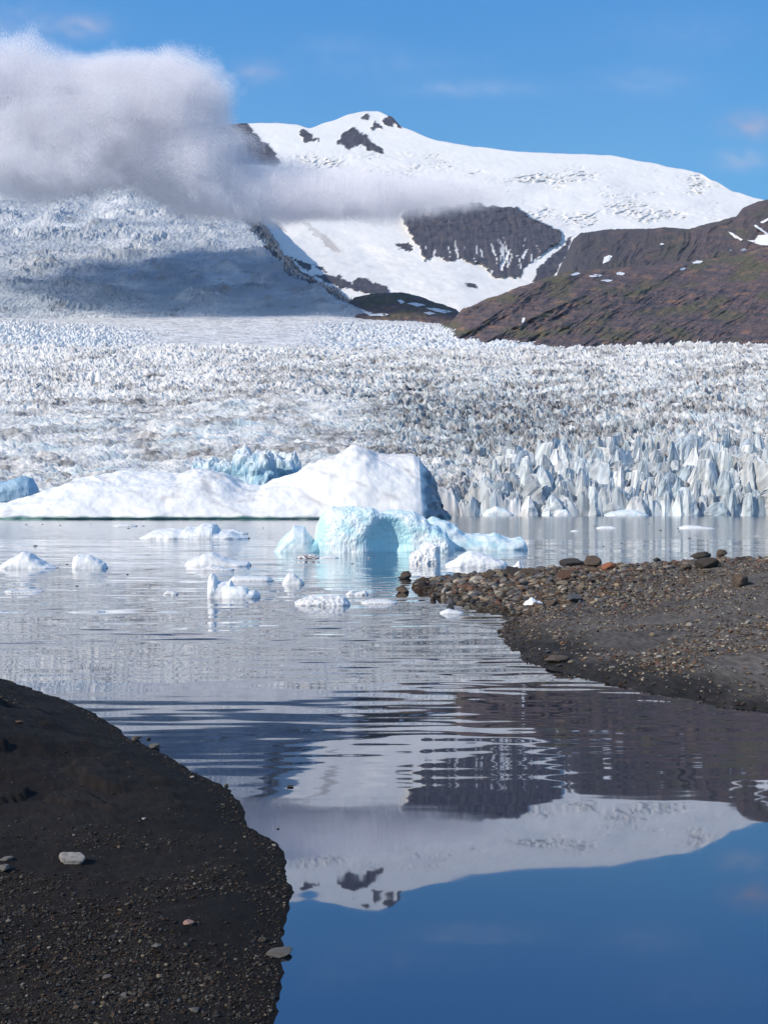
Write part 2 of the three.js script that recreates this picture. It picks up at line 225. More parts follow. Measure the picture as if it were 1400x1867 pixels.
{
  // icefall at the left
  const right = curve([[330, 380], [400, 442], [450, 478], [500, 522], [540, 596], [560, 640], [590, 690]]);
  const nu = 430, nv = 280;
  const g = grid(nu, nv, (u, v) => {
    const px = lerp(-70, 780, u), py = lerp(330, 590, v), over = Math.max(0, px - right(py) - 14 * fbm2(py / 12, px / 30, 4));
    let D = lerp(2950, 1900, Math.pow(v, 0.9)) + over * 34;
    const x = ((px - CX) / F) * D, z = D, fine = seracs(x / 11 + 1.6 * fbm2(x / 40, z / 60, 3), z / 17 + 1.6 * fbm2(x / 40 + 7, z / 60, 3), 40), big = ridge2(x / 150, z / 90 + 3, 3), st = fbm2(x / 90 + 3, z / 70, 4);
    const A = clamp(0.55 + st * 1.5, 0.15, 1) * (1 - sstep(0.86, 1, v) * 0.85);
    const p = at(px, py, D); p[1] += (fine[0] - 0.35) * 4 * A * clamp(0.5 + 2.5 * n2(x / 60, z / 40), 0.1, 1.6) + big * 18 * (1 - v) + 15 * A * ridge2(x / 60 + 2 + fbm2(x / 30, z / 30, 3), z / 26, 6) * clamp(0.7 + 1.8 * n2(x / 90 + 3, z / 70), 0.25, 1.5) + 4 * fbm2(x / 8, z / 10, 4);
    let c = mix3([0.68, 0.69, 0.705], [0.36, 0.405, 0.46], clamp(0.35 + 0.5 * v + 1.6 * fbm2(x / 120, z / 100 + 5, 3)));  // blue-grey towards the foot: cloud shade put into the ice colour
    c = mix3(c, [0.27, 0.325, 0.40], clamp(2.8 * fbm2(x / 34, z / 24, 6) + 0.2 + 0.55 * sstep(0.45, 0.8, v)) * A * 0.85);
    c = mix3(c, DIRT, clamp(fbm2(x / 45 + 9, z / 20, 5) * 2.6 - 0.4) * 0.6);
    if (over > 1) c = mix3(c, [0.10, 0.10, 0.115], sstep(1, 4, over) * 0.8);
    return [...p, ...c];
  });
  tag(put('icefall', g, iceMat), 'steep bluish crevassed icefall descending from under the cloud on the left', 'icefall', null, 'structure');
}
{
  // middle reach of the glacier between icefall and lower tongue
  const crest = curve([[-100, 576], [100, 577], [300, 575], [560, 573], [640, 575], [700, 580], [800, 590], [900, 603], [980, 617], [1020, 630], [1080, 645]]);
  const nu = 560, nv = 130;
  const g = grid(nu, nv, (u, v, i, j) => {
    const px = lerp(-70, 1070, u), s = crest(px);
    const dT = lerp(2000, 1500, sstep(640, 1030, px));
    if (j < 2) { const e = at(px, s, dT); return [e[0], e[1] - (2 - j) * 14, e[2] - (2 - j) * 90, ...ICE]; }
    const t = (j - 2) / (nv - 2), py = lerp(s, 652, t), D = lerp(dT, 1165, Math.pow(t, 0.8)), x = ((px - CX) / F) * D, z = D;
    const left = (1 - sstep(170, 340, px)) * sstep(582, 600, py + (px > 0 ? -px * 0.06 : 0) + 6), rightz = sstep(520, 640, px) * sstep(580, 592, py - (px - 560) * 0.04) * (1 - sstep(860, 1000, px) * 0.5);
    const f = seracs(x / 6.5 + fbm2(x / 50, z / 50, 2), z / 12, 60), flow = fbm2(x / 40 + z / 90, z / 9 + x / 40 + 1.5 * fbm2(x / 200, z / 200, 2), 4), A = 0.5 + 9 * left + 6 * rightz;
    const p = at(px, py, D); p[1] += (f[0] - 0.35) * A + flow * 3 + fbm2(x / 9, z / 12, 4) * (0.9 + 2 * Math.max(left, rightz));
    let c = mix3(ICE, [0.50, 0.49, 0.50], clamp(flow * 2.8 + 0.25) * (1 - Math.max(left, rightz) * 0.6));
    c = mix3(c, BLUE, clamp(fbm2(x / 18, z / 22 + 7, 3) * 2 + 0.1) * Math.max(left, rightz) * 0.7);
    c = mix3(c, DIRT, clamp(fbm2(x / 11 + 2, z / 20, 5) * 2.8 - 0.35) * (0.5 + 0.4 * rightz));
    return [...p, ...c];
  });
  tag(put('ice_field', g, iceMat), 'pale flow lined middle reach of the glacier between icefall and lower tongue', 'ice field', null, 'structure');
}
// lower tongue
const glacier = base('glacier'); tag(glacier, 'broken white and grey glacier tongue with crowded seracs ending in the lake', 'glacier', null, 'structure');
const glacierBase = (x, d) => { const px = CX + (x / d) * F, r = sstep(950, 1300, px); return (d - 500) * 0.2405 * (1 + 0.025 * r) + 9 * fbm2(x / 170 + 3, d / 120, 3) * sstep(500, 600, d) * (1 - sstep(1050, 1150, d) * 0.7) + 3; };
const serRight = (px, d) => { const edge = 640 + 170 * sstep(640, 520, d) - 120 * sstep(700, 1000, d); return sstep(edge - 90, edge + 160, px + 60 * n2(px / 80, d / 60)); };
const lerp3 = (p, q, t) => [lerp(p[0], q[0], t), t < 0.5 ? p[1] : q[1], t < 0.5 ? p[2] : q[2], lerp(p[3], q[3], t)];
function glacierPoint(px, d) {
  const x = ((px - CX) / F) * d, R = serRight(px, d), far = sstep(800, 1150, d), y0 = glacierBase(x, d);
  const wx = x + 5 * fbm2(x / 24, d / 24, 3), wd = d + 5 * fbm2(x / 24 + 9, d / 24, 3);
  const s = lerp(8.2, 6.2, sstep(600, 800, d)), a = lerp3(seracs((wx * 0.9 + wd * 0.3) / 6.8, (wd * 0.9 - wx * 0.3) / 9.5, 5), seracs((wx * 0.9 + wd * 0.35) / 6, (wd * 0.9 - wx * 0.35) / 10, 25), sstep(590, 700, d)), b = seracs(wx / 3.1 + 3, wd / 4.2, 15), und = ridge2(x / 34, d / 13 + 2 * fbm2(x / 60, d / 60, 2), 4), rip = fbm2(x / 16, d / 5, 4);
  const front = 1 - sstep(500, 560, d), ux = wx * 0.93 + wd * 0.36, ud = wd * 0.93 - wx * 0.36, sc = lerp(15, 10.5, sstep(540, 760, d)), rA = ridge2(ux / sc + 1.1 * fbm2(x / 12, d / 12, 2), ud / (sc * 1.15) + 1.1 * fbm2(x / 12 + 40, d / 12, 2), d < 600 ? 3 : 4);
  const ampM = 0.55 + 1.1 * clamp(0.45 + 1.5 * fbm2(x / 45 + 20, d / 45, 3)), ampR = lerp(11, 6.6, sstep(520, 740, d)) * (0.55 + 1.0 * clamp(0.5 + 1.3 * fbm2(x / 60, d / 50 + 4, 2))), h = R * ((rA - 0.42) * ampR * 1.15 + (a[0] - 0.35) * ampR * 0.45 + (b[0] - 0.35) * 1.8) + (1 - R) * (und * 4.4 + ((rA - 0.42) * 6 + (a[0] - 0.35) * 2) * lerp(0.15, 1, sstep(740, 900, d)) * ampM + (b[0] - 0.35) * lerp(0.4, 1.4, sstep(740, 900, d)) + rip * 3.6 + 1.6 * ridge2(x / 15 + 7, d / 4 + 0.8 * rip, 3)) + (0.3 + 0.7 * Math.max(R, far)) * (1.3 * fbm2(x / 2.6, d / 3.0, 3) + 2.2 * fbm2(x / 7, d / 7, 3));
  let y = y0 + h + front * 2;
  if (d < 504) y = lerp(-2, y, sstep(498.6, 503 + 1.2 * n2(x / 3, 7), d));
  // colour: clean ice, blue compact ice, bands of rock dust, shade painted into hollows and cracks
  const face = hash(Math.floor(a[1] * 4096), a[2], 3), zone = sstep(700, 560, Math.abs(d - 690) * 0.6 + 440 + 0 * px), mid = Math.exp(-(((px - 880) / 190) ** 2) - ((d - 745) / 110) ** 2);
  const dust = clamp(fbm2(x / 60 + 5, d / 30, 4) * 2.4 + 0.34 + 0.7 * mid - 0.22 * far - 0.45 * R * sstep(620, 520, d) - 0.5 * sstep(525, 503, d)), lines = clamp(ridge2(wx / 13 + 2 + 0.5 * a[0], wd / 8 + 5, 4) * 1.9 - 0.72), fleck = clamp(fbm2(x / lerp(9, 3.4, Math.max(R, far)), d / 3.0, 4) * 2.8 - 0.28), crev = a[3] * R * clamp(0.7 + 1.5 * n2(x / 12, d / 12));
  let c = mix3(ICE, [0.66, 0.655, 0.65], clamp(0.5 + 1.4 * fbm2(x / 18, d / 18, 4)));
  c = mix3(c, BLUE, clamp(R * clamp((face - 0.5) * 1.7) * (1 - far * 0.7) + (1 - R) * clamp(fbm2(x / 40 + 7, d / 14, 4) * 2.4 + 0.2) * 0.8 * (1 - sstep(700, 850, d)) + 0.35 * mid));
  c = mix3(c, [0.33, 0.315, 0.31], dust * (0.35 + 0.5 * (face < 0.45)) * 0.9);
  const low = clamp((0.30 - rA) * 2.2); c = mix3(c, [0.30, 0.34, 0.37], low * 0.6 * Math.max(R, far) * clamp(0.6 + 2 * n2(x / 30 + 3, d / 30)));  // shade painted into the hollows between ridges
  c = mix3(c, [0.27, 0.33, 0.385], 0.6 * R * (1 - sstep(530, 610, d)) * clamp(0.6 + 1.6 * fbm2(x / 9, d / 9, 3)));  // dark blue-grey between the front seracs stands for shade
  c = mix3(c, DIRT, clamp(lines * (0.30 + 0.75 * dust + 0.25 * R) + fleck * (0.30 + 0.6 * dust)) * (1 - 0.45 * far) + crev * (0.4 + 0.4 * mid + 0.3 * dust));
  c = mix3(c, [0.17, 0.215, 0.255], clamp(a[3] * R * 0.55 * sstep(900, 560, d) + 0.45 * mid * (face > 0.62)));  // cracks: painted shade on top of the dirt
  return [x, y, -d, ...c];
}
{
  const nu = 820, nv = 540;
  const g = grid(nu, nv, (u, v) => { const d = 498 + 690 * (0.72 * v + 0.28 * v * v), px = lerp(-60, 1460, u); return glacierPoint(px, d); });
  put('ice_surface', g, iceMat, glacier);
}
// single seracs along the broken front at the right
function seracGeo(seed) {
  const r = rng(seed), nr = 16, nh = 9, P = [], C = [], I = [], ax = 0.75 + r() * 0.5, lean = (r() - 0.5) * 0.5, ridge = 0.12 + r() * 0.6, off = r() * 100, tint = [[0.96, 0.97, 0.98], [0.84, 0.91, 0.96], [0.60, 0.70, 0.77], [0.70, 0.72, 0.73]][Math.floor(r() * 4)], power = 1.2 + r() * 1.3, tilt = (r() - 0.35) * 0.9, slant = (r() - 0.5) * 0.5;
  const planes = Array.from({ length: 5 }, (_, i) => { const a = (i + r() * 0.8) / 5 * Math.PI * 2; return [Math.cos(a), Math.sin(a), 0.42 + r() * 0.25]; });
  for (let j = 0; j <= nh; j++) for (let i = 0; i < nr; i++) {
    const t = j / nh, a = i / nr * Math.PI * 2, ca = Math.cos(a), sa = Math.sin(a); let rad = 9; for (const p of planes) { const d = p[0] * ca + p[1] * sa; if (d > 0.05) rad = Math.min(rad, p[2] / d); }
    const taper = 1 - Math.pow(t, power), tx = lerp(ridge, 1, taper), tz = lerp(0.05, 1, taper), n = fbm3(ca * 1.5 + off, t * 3.4, sa * 1.5, 4);
    const x = ca * rad * ax * tx * (1 + 0.5 * n) + lean * t, z = sa * rad * tz * (1 + 0.5 * n), y = t * (1 + tilt * ca * rad * ax * tx * 0.7 + slant * sa * rad * tz - 0.3 * Math.abs(n) * t) + 0.07 * fbm3(ca * 3 + off, t * 7, sa * 3, 2);
    P.push(x, y, z); const dirt = clamp(ridge3(ca * 1.3 + off, t * 1.2, sa * 1.3, 3) * 1.9 - 0.55) * 0.8, bl = clamp(0.3 + 1.6 * fbm3(ca + off + 4, t * 1.5, sa, 2));
    C.push(...mix3(mix3([0.86, 0.855, 0.845], BLUE, bl * 0.5), DIRT, dirt * 0.85).map((q, i) => q * tint[i]));
  }
  for (let j = 0; j < nh; j++) for (let i = 0; i < nr; i++) { const a = j * nr + i, b = j * nr + (i + 1) % nr, c = a + nr, d = b + nr; I.push(a, c, b, b, c, d); }
  const top = P.length / 3; P.push(lean, 0.99, 0); C.push(...ICE); for (let i = 0; i < nr; i++) I.push(nh * nr + i, top, nh * nr + (i + 1) % nr);
  const g = new THREE.BufferGeometry(); g.setAttribute('position', new THREE.Float32BufferAttribute(P, 3)); g.setAttribute('color', new THREE.Float32BufferAttribute(C, 3)); g.setIndex(I); const f = g.toNonIndexed(); f.computeVertexNormals(); return f;
}
{
  const r = rng(4242), geos = Array.from({ length: 16 }, (_, i) => seracGeo(900 + i * 7)); let n = 0;
  for (let row = 0; row < 15 && n < 290; row++) {
    const d0 = 503 + row * 9.5; 
    for (let px = 830 + row * 7; px < 1450; px += 27 - row * 0.35) {
      const q = px + (r() - 0.5) * 22, d = d0 + (r() - 0.5) * 7; const k = serRight(q, d + 25) * sstep(790, 1010, q); if (r() > (q < 990 && row < 5 ? 0.85 : 0.25 + 0.75 * k)) continue; if (n++ >= 290) break;
      const x = ((q - CX) / F) * d, w = 4.2 + 8.5 * Math.pow(r(), 1.8), h = (4.5 + 7 * k) * (0.5 + r() * 0.95) * (row === 0 ? 0.75 : 1), y = glacierBase(x, d) - 4.5 - (row === 0 ? 2 : 0);
      const m = put('serac', geos[Math.floor(r() * 16)], iceMat, glacier); m.position.set(x, y, -d); m.scale.set(w, h + 4, w * (0.7 + r() * 0.6)); m.rotation.y = (r() - 0.5) * 1.4;
    }
  }
}

// ---------------------------------------------------------------- cloud: a body of fine droplets
{
  // soft lobes: [px, py, rx, ry, depth, depth radius, weight]
  const L = [[120, 218, 330, 150, 1980, 300, 1.4], [318, 205, 132, 132, 1980, 240, 1.4], [40, 285, 420, 104, 1960, 300, 1.3], [345, 300, 150, 116, 1960, 240, 1.6], [480, 352, 220, 72, 1970, 220, 1.7], [640, 356, 215, 64, 1980, 210, 1.2], [790, 352, 165, 56, 1990, 180, 0.8], [-60, 120, 230, 100, 1980, 240, 0.6], [250, 150, 170, 70, 1980, 220, 1.0]];
  const dens = (px, py, d) => { let s = 0; for (const l of L) { const q = ((px - l[0]) / l[2]) ** 2 + ((py - l[1]) / l[3]) ** 2 + ((d - l[4]) / l[5]) ** 2; if (q < 1) s += l[6] * (1 - q) * (1 - q); } if (s <= 0) return 0; const p = 1 / 95, n = fbm3(px * p, py * p * 1.25, d / 150, 6), n2_ = fbm3(px / 38 + 9, py / 26, d / 80, 4); return clamp((s - 0.13 + n * 0.58 + n2_ * 0.26) * 1.5); };
  const r = rng(99), v = new THREE.Vector3(), q = new THREE.Quaternion(), f = new THREE.Vector3(), zAxis = new THREE.Vector3(0, 0, 1), mean = new THREE.Vector3(-0.35, 0.5, 0.79), root = base('cloud'), CELL = 13, LV = 9;
  // parcels of air: cubes of randomly turned droplets at nine densities, laid side by side without overlap
  const parcels = Array.from({ length: LV }, (_, l) => { const n = Math.round(10 + 430 * Math.pow((l + 1) / LV, 1.6)), P = new Float32Array(n * 9); for (let k = 0; k < n; k++) { const x = (r() - .5) * CELL, y = (r() - .5) * CELL, z = (r() - .5) * CELL, s = 0.36 * (0.7 + 0.6 * r()); f.set(r() - .5, r() - .5, r() - .5).normalize().multiplyScalar(0.85).add(mean).normalize(); q.setFromUnitVectors(zAxis, f); for (let i = 0; i < 3; i++) { const a = i * 2.0944 + k; v.set(Math.cos(a) * s, Math.sin(a) * s, 0).applyQuaternion(q); P[k * 9 + i * 3] = x + v.x; P[k * 9 + i * 3 + 1] = y + v.y; P[k * 9 + i * 3 + 2] = z + v.z; } } const g = new THREE.BufferGeometry(); g.setAttribute('position', new THREE.BufferAttribute(P, 3)); return g; });
  const lists = parcels.map(() => []), E = new THREE.Euler(), one = new THREE.Vector3(1, 1, 1); let n = 0;
  for (let z = 1640; z < 2340; z += CELL) for (let x = -1150; x < 260; x += CELL) for (let y = 420; y < 1010; y += CELL) {
    const px = CX + (x / z) * F, py = HY - ((y - EYE) / z) * F; if (px < -330 || px > 930 || py < 20 || py > 440) continue; const w = dens(px, py, z); if (w < 0.004) continue;
    const l = Math.min(LV - 1, Math.floor(Math.pow(w, 1 / 1.6) * LV - 0.5 + r())); if (l < 0) continue; q.identity(); lists[l].push(new THREE.Matrix4().compose(new THREE.Vector3(x, y, -z), q, one)); n++;
  }
  console.log('cloud parcels', n, lists.map((l) => l.length).join());
  const m = new THREE.MeshPhysicalMaterial({ color: new THREE.Color(0.90, 0.885, 0.925), roughness: 1, specularIntensity: 0, side: THREE.DoubleSide });
  lists.forEach((l, i) => { const im = new THREE.InstancedMesh(parcels[i], m, l.length); im.name = 'cloud_puff'; im.userData.kind = 'stuff'; im.castShadow = im.receiveShadow = true; l.forEach((x, k) => im.setMatrixAt(k, x)); root.add(im); });
  tag(root, 'soft grey white cloud bank hanging in front of the mountain flank', 'cloud', null, 'stuff');
}

// ---------------------------------------------------------------- lake
const waterMatNear = new THREE.MeshPhysicalMaterial({ color: new THREE.Color(0.19, 0.222, 0.285), metalness: 0.96, roughness: 0.02 });
const waterMatFar = new THREE.MeshPhysicalMaterial({ color: new THREE.Color(0.22, 0.245, 0.29), metalness: 0.95, roughness: 0.095 });
{
  const XW = 60, ZW = 90, W = 2048, H = 2048;
  const slope = new Float32Array(W * H);
  const ampAt = curve([[0, 0.0012], [6, 0.0016], [8.2, 0.003], [10, 0.007], [11.5, 0.0095], [14, 0.017], [20, 0.019], [35, 0.024], [60, 0.04], [90, 0.06]]);
  const t = floatTex(W, H, (i, j, a, k) => {
    const x = (i / W - 0.5) * XW, d = (j / H) * ZW, A = ampAt(d), L = lerp(0.6, 1.0, sstep(8, 40, d));
    const warp = 0.9 * n2(x / 5, d / 4) + 0.35 * n2(x / 1.6, d / 1.2), arc = 0.02 * x * x * sstep(30, 8, d) * 0.3;
    let sz = 0.9 * Math.sin(((d + arc + warp * 0.55) / (0.62 * L)) * 6.283 / 1.0) * clamp(0.5 + 1.3 * n2(x / 6 + 4, d / 2.4)) + 1.6 * n2(x / 2.2, d / (0.33 * L)) + 1.0 * n2(x / 0.7 + 30, d / (0.17 * L)) + 0.9 * n2(x / 7, d / 1.6);
    let sx = 0.35 * n2(x / 0.5 + 70, d / 0.5) + 0.25 * n2(x / 1.4 + 90, d / 0.9);
    const patch = clamp(0.75 + 1.1 * n2(x / 8 + 3, d / 3 + 9), 0.2, 1.5);
    sz *= A * patch; sx *= A * patch; const n = 1 / Math.hypot(sx, sz, 1);
    a[k] = 0.5 - sx * n * 0.5; a[k + 1] = 0.5 - sz * n * 0.5; a[k + 2] = 0.5 + 0.5 * n; a[k + 3] = 1;
  });
  t.wrapS = THREE.MirroredRepeatWrapping; t.wrapT = THREE.ClampToEdgeWrapping;
  waterMatNear.normalMap = t;
  const t2 = floatTex(1024, 1024, (i, j, a, k) => {
    const u = i / 1024, v = j / 1024; const sz = 0.05 * (tileNoise(u, v, 60, 3) + 0.8 * tileNoise(u, v, 120, 8)) * 1.05, sx = 0.025 * tileNoise(u, v, 90, 14), n = 1 / Math.hypot(sx, sz, 1);
    a[k] = 0.5 - sx * n * 0.5; a[k + 1] = 0.5 - sz * n * 0.5; a[k + 2] = 0.5 + 0.5 * n; a[k + 3] = 1;
  });
  waterMatFar.normalMap = t2;
  const lake = base('lake'); tag(lake, 'calm glacial lake mirroring the mountain, rippled towards the icebergs', 'lake', null, 'structure');
  const quad = (d0, d1, w0, w1, uv) => { const g = new THREE.BufferGeometry(); g.setAttribute('position', new THREE.Float32BufferAttribute([-w0, 0, -d0, w0, 0, -d0, w1, 0, -d1, -w1, 0, -d1], 3)); g.setAttribute('normal', new THREE.Float32BufferAttribute([0, 1, 0, 0, 1, 0, 0, 1, 0, 0, 1, 0], 3)); g.setAttribute('uv', new THREE.Float32BufferAttribute([[-w0, d0], [w0, d0], [w1, d1], [-w1, d1]].flatMap(uv), 2)); g.setIndex([0, 1, 2, 0, 2, 3]); return g; };
  put('near_water', quad(0, ZW * 0.98, 120, 120, ([x, d]) => [x / XW + 0.5, d / ZW]), waterMatNear, lake);
  put('near_water', quad(-60, 0, 120, 120, ([x, d]) => [x / XW + 0.5, 0]), waterMatNear, lake);
  put('far_water', quad(ZW * 0.98, 1200, 3000, 3000, ([x, d]) => [x / 60, d / 60]), waterMatFar, lake);
  put('far_water', quad(-60, ZW * 0.98, 3000, 3000, ([x, d]) => [x / 60, d / 60]).translate(0, -0.02, 0), waterMatFar, lake);
}

// ---------------------------------------------------------------- banks of black sand and gravel
const W2 = (pts) => pts.map(([px, py]) => { const d = wdepth(py); return [((px - CX) / F) * d, d]; });
function smoothLine(pts, n = 5) { const c = new THREE.CatmullRomCurve3(pts.map(([x, d]) => new THREE.Vector3(x, 0, d)), false, 'centripetal'); return c.getPoints(pts.length * n).map((p) => [p.x, p.z]); }
const sdPoly = (poly, x, y) => { let m = 1e9; for (let i = 0, j = poly.length - 1; i < poly.length; j = i++) { const [ax, ay] = poly[j], [bx, by] = poly[i], ex = bx - ax, ey = by - ay, t = clamp(((x - ax) * ex + (y - ay) * ey) / (ex * ex + ey * ey + 1e-9)); m = Math.min(m, (x - ax - ex * t) ** 2 + (y - ay - ey * t) ** 2); } return Math.sqrt(m) * (inPoly(poly, x, y) ? 1 : -1); };
const leftShore = smoothLine(W2([[-60, 1224], [0, 1236], [60, 1256], [140, 1286], [200, 1318], [240, 1348], [290, 1370], [350, 1404], [400, 1430], [432, 1456], [446, 1492], [500, 1537], [524, 1572], [531, 1620], [525, 1680], [515, 1722], [512, 1755], [515, 1790], [506, 1840], [495, 1880]]).concat([[-0.38, 4.2], [-0.3, 3], [0.1, 1.5], [0.3, -2]]));
const leftPoly = [...leftShore, [0.3, -12], [-30, -12], [-30, 24], [-12, 19]];
const rightShore = smoothLine(W2([[762, 1064], [775, 1078], [800, 1089], [860, 1106], [915, 1119], [932, 1130], [917, 1144], [924, 1168], [945, 1192], [990, 1217], [1100, 1245], [1250, 1277], [1400, 1299], [1480, 1310]]).concat([[7, 11.5], [12, 10]]));
const rightPoly = [...rightShore, [40, 9], [60, 52], [22, 48], [13, 43], [7, 40], [3.2, 37.6], [1.4, 35.8]];
const leftHeight = (x, d) => { const s = sdPoly(leftPoly, x, d) + 0.05 * n2(x * 2.2, d * 2.2) + 0.02 * n2(x * 9, d * 9); if (s < -0.8) return -0.3; const hump = 0.34 * sstep(0, 1.9, s) * sstep(8.3, 10.2, d + 0.25 * n2(x / 0.7, d / 0.7)), b = s < 0 ? s * 0.3 : 0.10 * (1 - Math.exp(-s * 1.6)) + 0.04 * sstep(0, 4, s);
  const ledge = 0.05 * sstep(0.16, 0.2, n2(x / 1.3 + 4, d / 0.9 + 2) + 0.3 * n2(x / 0.3, d / 0.3)) * sstep(0.5, 1.2, s) * sstep(7.4, 8.6, d);
  return b + hump + ledge + (0.045 * fbm2(x / 0.8, d / 0.8, 4) + 0.018 * fbm2(x / 0.12, d / 0.12, 3) + 0.03 * clamp(fbm2(x / 0.33 + 9, d / 0.25, 4) * 2 - 0.1) * sstep(7.4, 8.6, d)) * sstep(0, 0.6, s); };
const rightHeight = (x, d) => { const s = sdPoly(rightPoly, x, d) + 0.16 * n2(x / 0.8, d / 0.8) + 0.06 * n2(x / 0.25, d / 0.25); if (s < -1.5) return -0.4; const b = s < 0 ? s * 0.35 : 0.30 * (1 - Math.exp(-s * 0.75)) + 0.52 * sstep(0.6, 9, s) * sstep(0, 12, x + 2);
  return b + (0.16 * fbm2(x / 3.2, d / 3.2, 3) + 0.05 * fbm2(x / 0.6, d / 0.6, 3)) * sstep(0, 1.4, s); };
const sandMat = new THREE.MeshPhysicalMaterial({ vertexColors: true, side: THREE.DoubleSide, roughness: 0.95, specularIntensity: 0.35, bumpMap: rep(grain, 3.1), bumpScale: 0.006 }), gravelMat = new THREE.MeshPhysicalMaterial({ vertexColors: true, side: THREE.DoubleSide, roughness: 1, specularIntensity: 0.4, bumpMap: rep(grain, 1.3), bumpScale: 0.03 });
{
  const leftGeo = grid(260, 280, (u, v) => { const d = 2.2 + 14.6 * (0.45 * v + 0.55 * v * v), x = lerp(-0.42 * d - 1.2, 0.25, u), y = leftHeight(x, d), s = sdPoly(leftPoly, x, d), wet = sstep(0.7, 0.05, s + 0.2 * n2(x, d));
    let c = mix3([0.0125, 0.0098, 0.0088], [0.0215, 0.0170, 0.0150], clamp(0.5 + fbm2(x / 0.9, d / 0.9, 4) * 1.2)); c = mix3(c, [0.027, 0.0225, 0.020], clamp(fbm2(x / 1.2 + 5, d / 0.9, 3) * 2 - 0.2) * sstep(8, 6, d) * 0.7); c = mix3(c, [0.0065, 0.006, 0.006], wet * 0.8); const k = 1 + 0.5 * n2(x * 40, d * 40); return [x, y, -d, c[0] * k, c[1] * k, c[2] * k, x, d]; });
  tag(put('sand_bank', leftGeo, sandMat), 'dark black sand bank sloping to the water at the lower left', 'sand bank', null, 'structure');
  const rightGeo = grid(270, 250, (u, v) => { const d = lerp(10, 50, 0.6 * v + 0.4 * v * v), x = lerp(0.6, Math.max(8, 0.40 * d + 1), u), y = rightHeight(x, d), s = sdPoly(rightPoly, x, d), wet = sstep(1.5, 0.3, s + 0.5 * n2(x / 0.8, d / 0.8)) * sstep(24, 18, d);
    let c = mix3([0.112, 0.097, 0.086], [0.18, 0.157, 0.138], clamp(0.5 + fbm2(x / 1.6, d / 1.6, 4) * 1.3)); c = mix3(c, [0.092, 0.079, 0.071], clamp(fbm2(x / 3.2 + 5, d / 2.4, 3) * 2.5 + 0.1) * 0.8); c = mix3(c, [0.016, 0.015, 0.015], wet * 0.85); const k = 1 + 0.7 * n2(x * 14, d * 14); return [x, y, -d, c[0] * k, c[1] * k, c[2] * k, x, d]; });
  tag(put('gravel_bank', rightGeo, gravelMat), 'brown gravel spit reaching into the lake from the right', 'gravel bank', null, 'structure');
}
// ---------------------------------------------------------------- stones
function stoneGeo(seed, detail = 3, angular = 0.5, rough = 0.06) {
  const r = rng(seed), g0 = new THREE.IcosahedronGeometry(1, detail), p = g0.attributes.position, n = Math.round(9 + r() * 7), o = r() * 50;
  const planes = Array.from({ length: n }, () => { const v = new THREE.Vector3(r() * 2 - 1, r() * 2 - 1, r() * 2 - 1).normalize(); return [v, 0.46 + r() * 0.36]; }), v = new THREE.Vector3();
  const C = new Float32Array(p.count * 3);
  for (let i = 0; i < p.count; i++) {
    v.fromBufferAttribute(p, i).normalize(); let d = 1; for (const [q, k] of planes) { const c = q.dot(v); if (c > 0.3) { const m = k / c; if (m < d) d = lerp(d, m, 0.55 + 0.45 * angular); } }
    d *= 1 + rough * 2.2 * fbm3(v.x * 2.2 + o, v.y * 2.2, v.z * 2.2, 4); const t = 0.82 + 0.5 * fbm3(v.x * 2.7 + o, v.y * 2.7, v.z * 2.7 + 3, 4); C.set([t, t * 0.985, t * 0.97], i * 3);
    p.setXYZ(i, v.x * d, v.y * d, v.z * d);
  }
  g0.setAttribute('color', new THREE.BufferAttribute(C, 3)); g0.deleteAttribute('uv'); g0.computeVertexNormals();
  if (detail >= 2 && angular < 0.6) { // soften the shading across shared corners
    const key = new Map(), N = g0.attributes.normal; for (let i = 0; i < p.count; i++) { const k = [p.getX(i), p.getY(i), p.getZ(i)].map((x) => x.toFixed(4)).join(); const a = key.get(k) ?? [0, 0, 0, []]; a[0] += N.getX(i); a[1] += N.getY(i); a[2] += N.getZ(i); a[3].push(i); key.set(k, a); }
    for (const [x, y, z, l] of key.values()) { const q = 1 / Math.hypot(x, y, z); for (const i of l) N.setXYZ(i, x * q, y * q, z * q); }
  }
  return g0;
}
const groundAt = (x, d) => Math.max(leftHeight(x, d), x > 0 ? rightHeight(x, d) : -1);
function hit(px, py) { // the first ground or water point that this direction meets
  const sx = (px - CX) / F, sy = (HY - py) / F; for (let d = 3; d < 120; d += 0.04) { const y = EYE + sy * d, g = Math.max(0, groundAt(sx * d, d)); if (y <= g) return [sx * d, g, -d]; } return [sx * 120, 0, -120];
}
const stoneMats = new Map();
const stoneMat = (c) => { const k = c.join(); if (!stoneMats.has(k)) stoneMats.set(k, new THREE.MeshStandardMaterial({ color: new THREE.Color(...c), vertexColors: true, roughness: 0.95 })); return stoneMats.get(k); };
const GREY = [0.13, 0.118, 0.107], BROWN = [0.105, 0.076, 0.056], DARK = [0.050, 0.042, 0.037], TAN = [0.21, 0.17, 0.12], RED = [0.115, 0.066, 0.047], PALE = [0.36, 0.33, 0.30], RUST = [0.30, 0.115, 0.06], SLATE = [0.085, 0.088, 0.098];
let stoneSeed = 500;
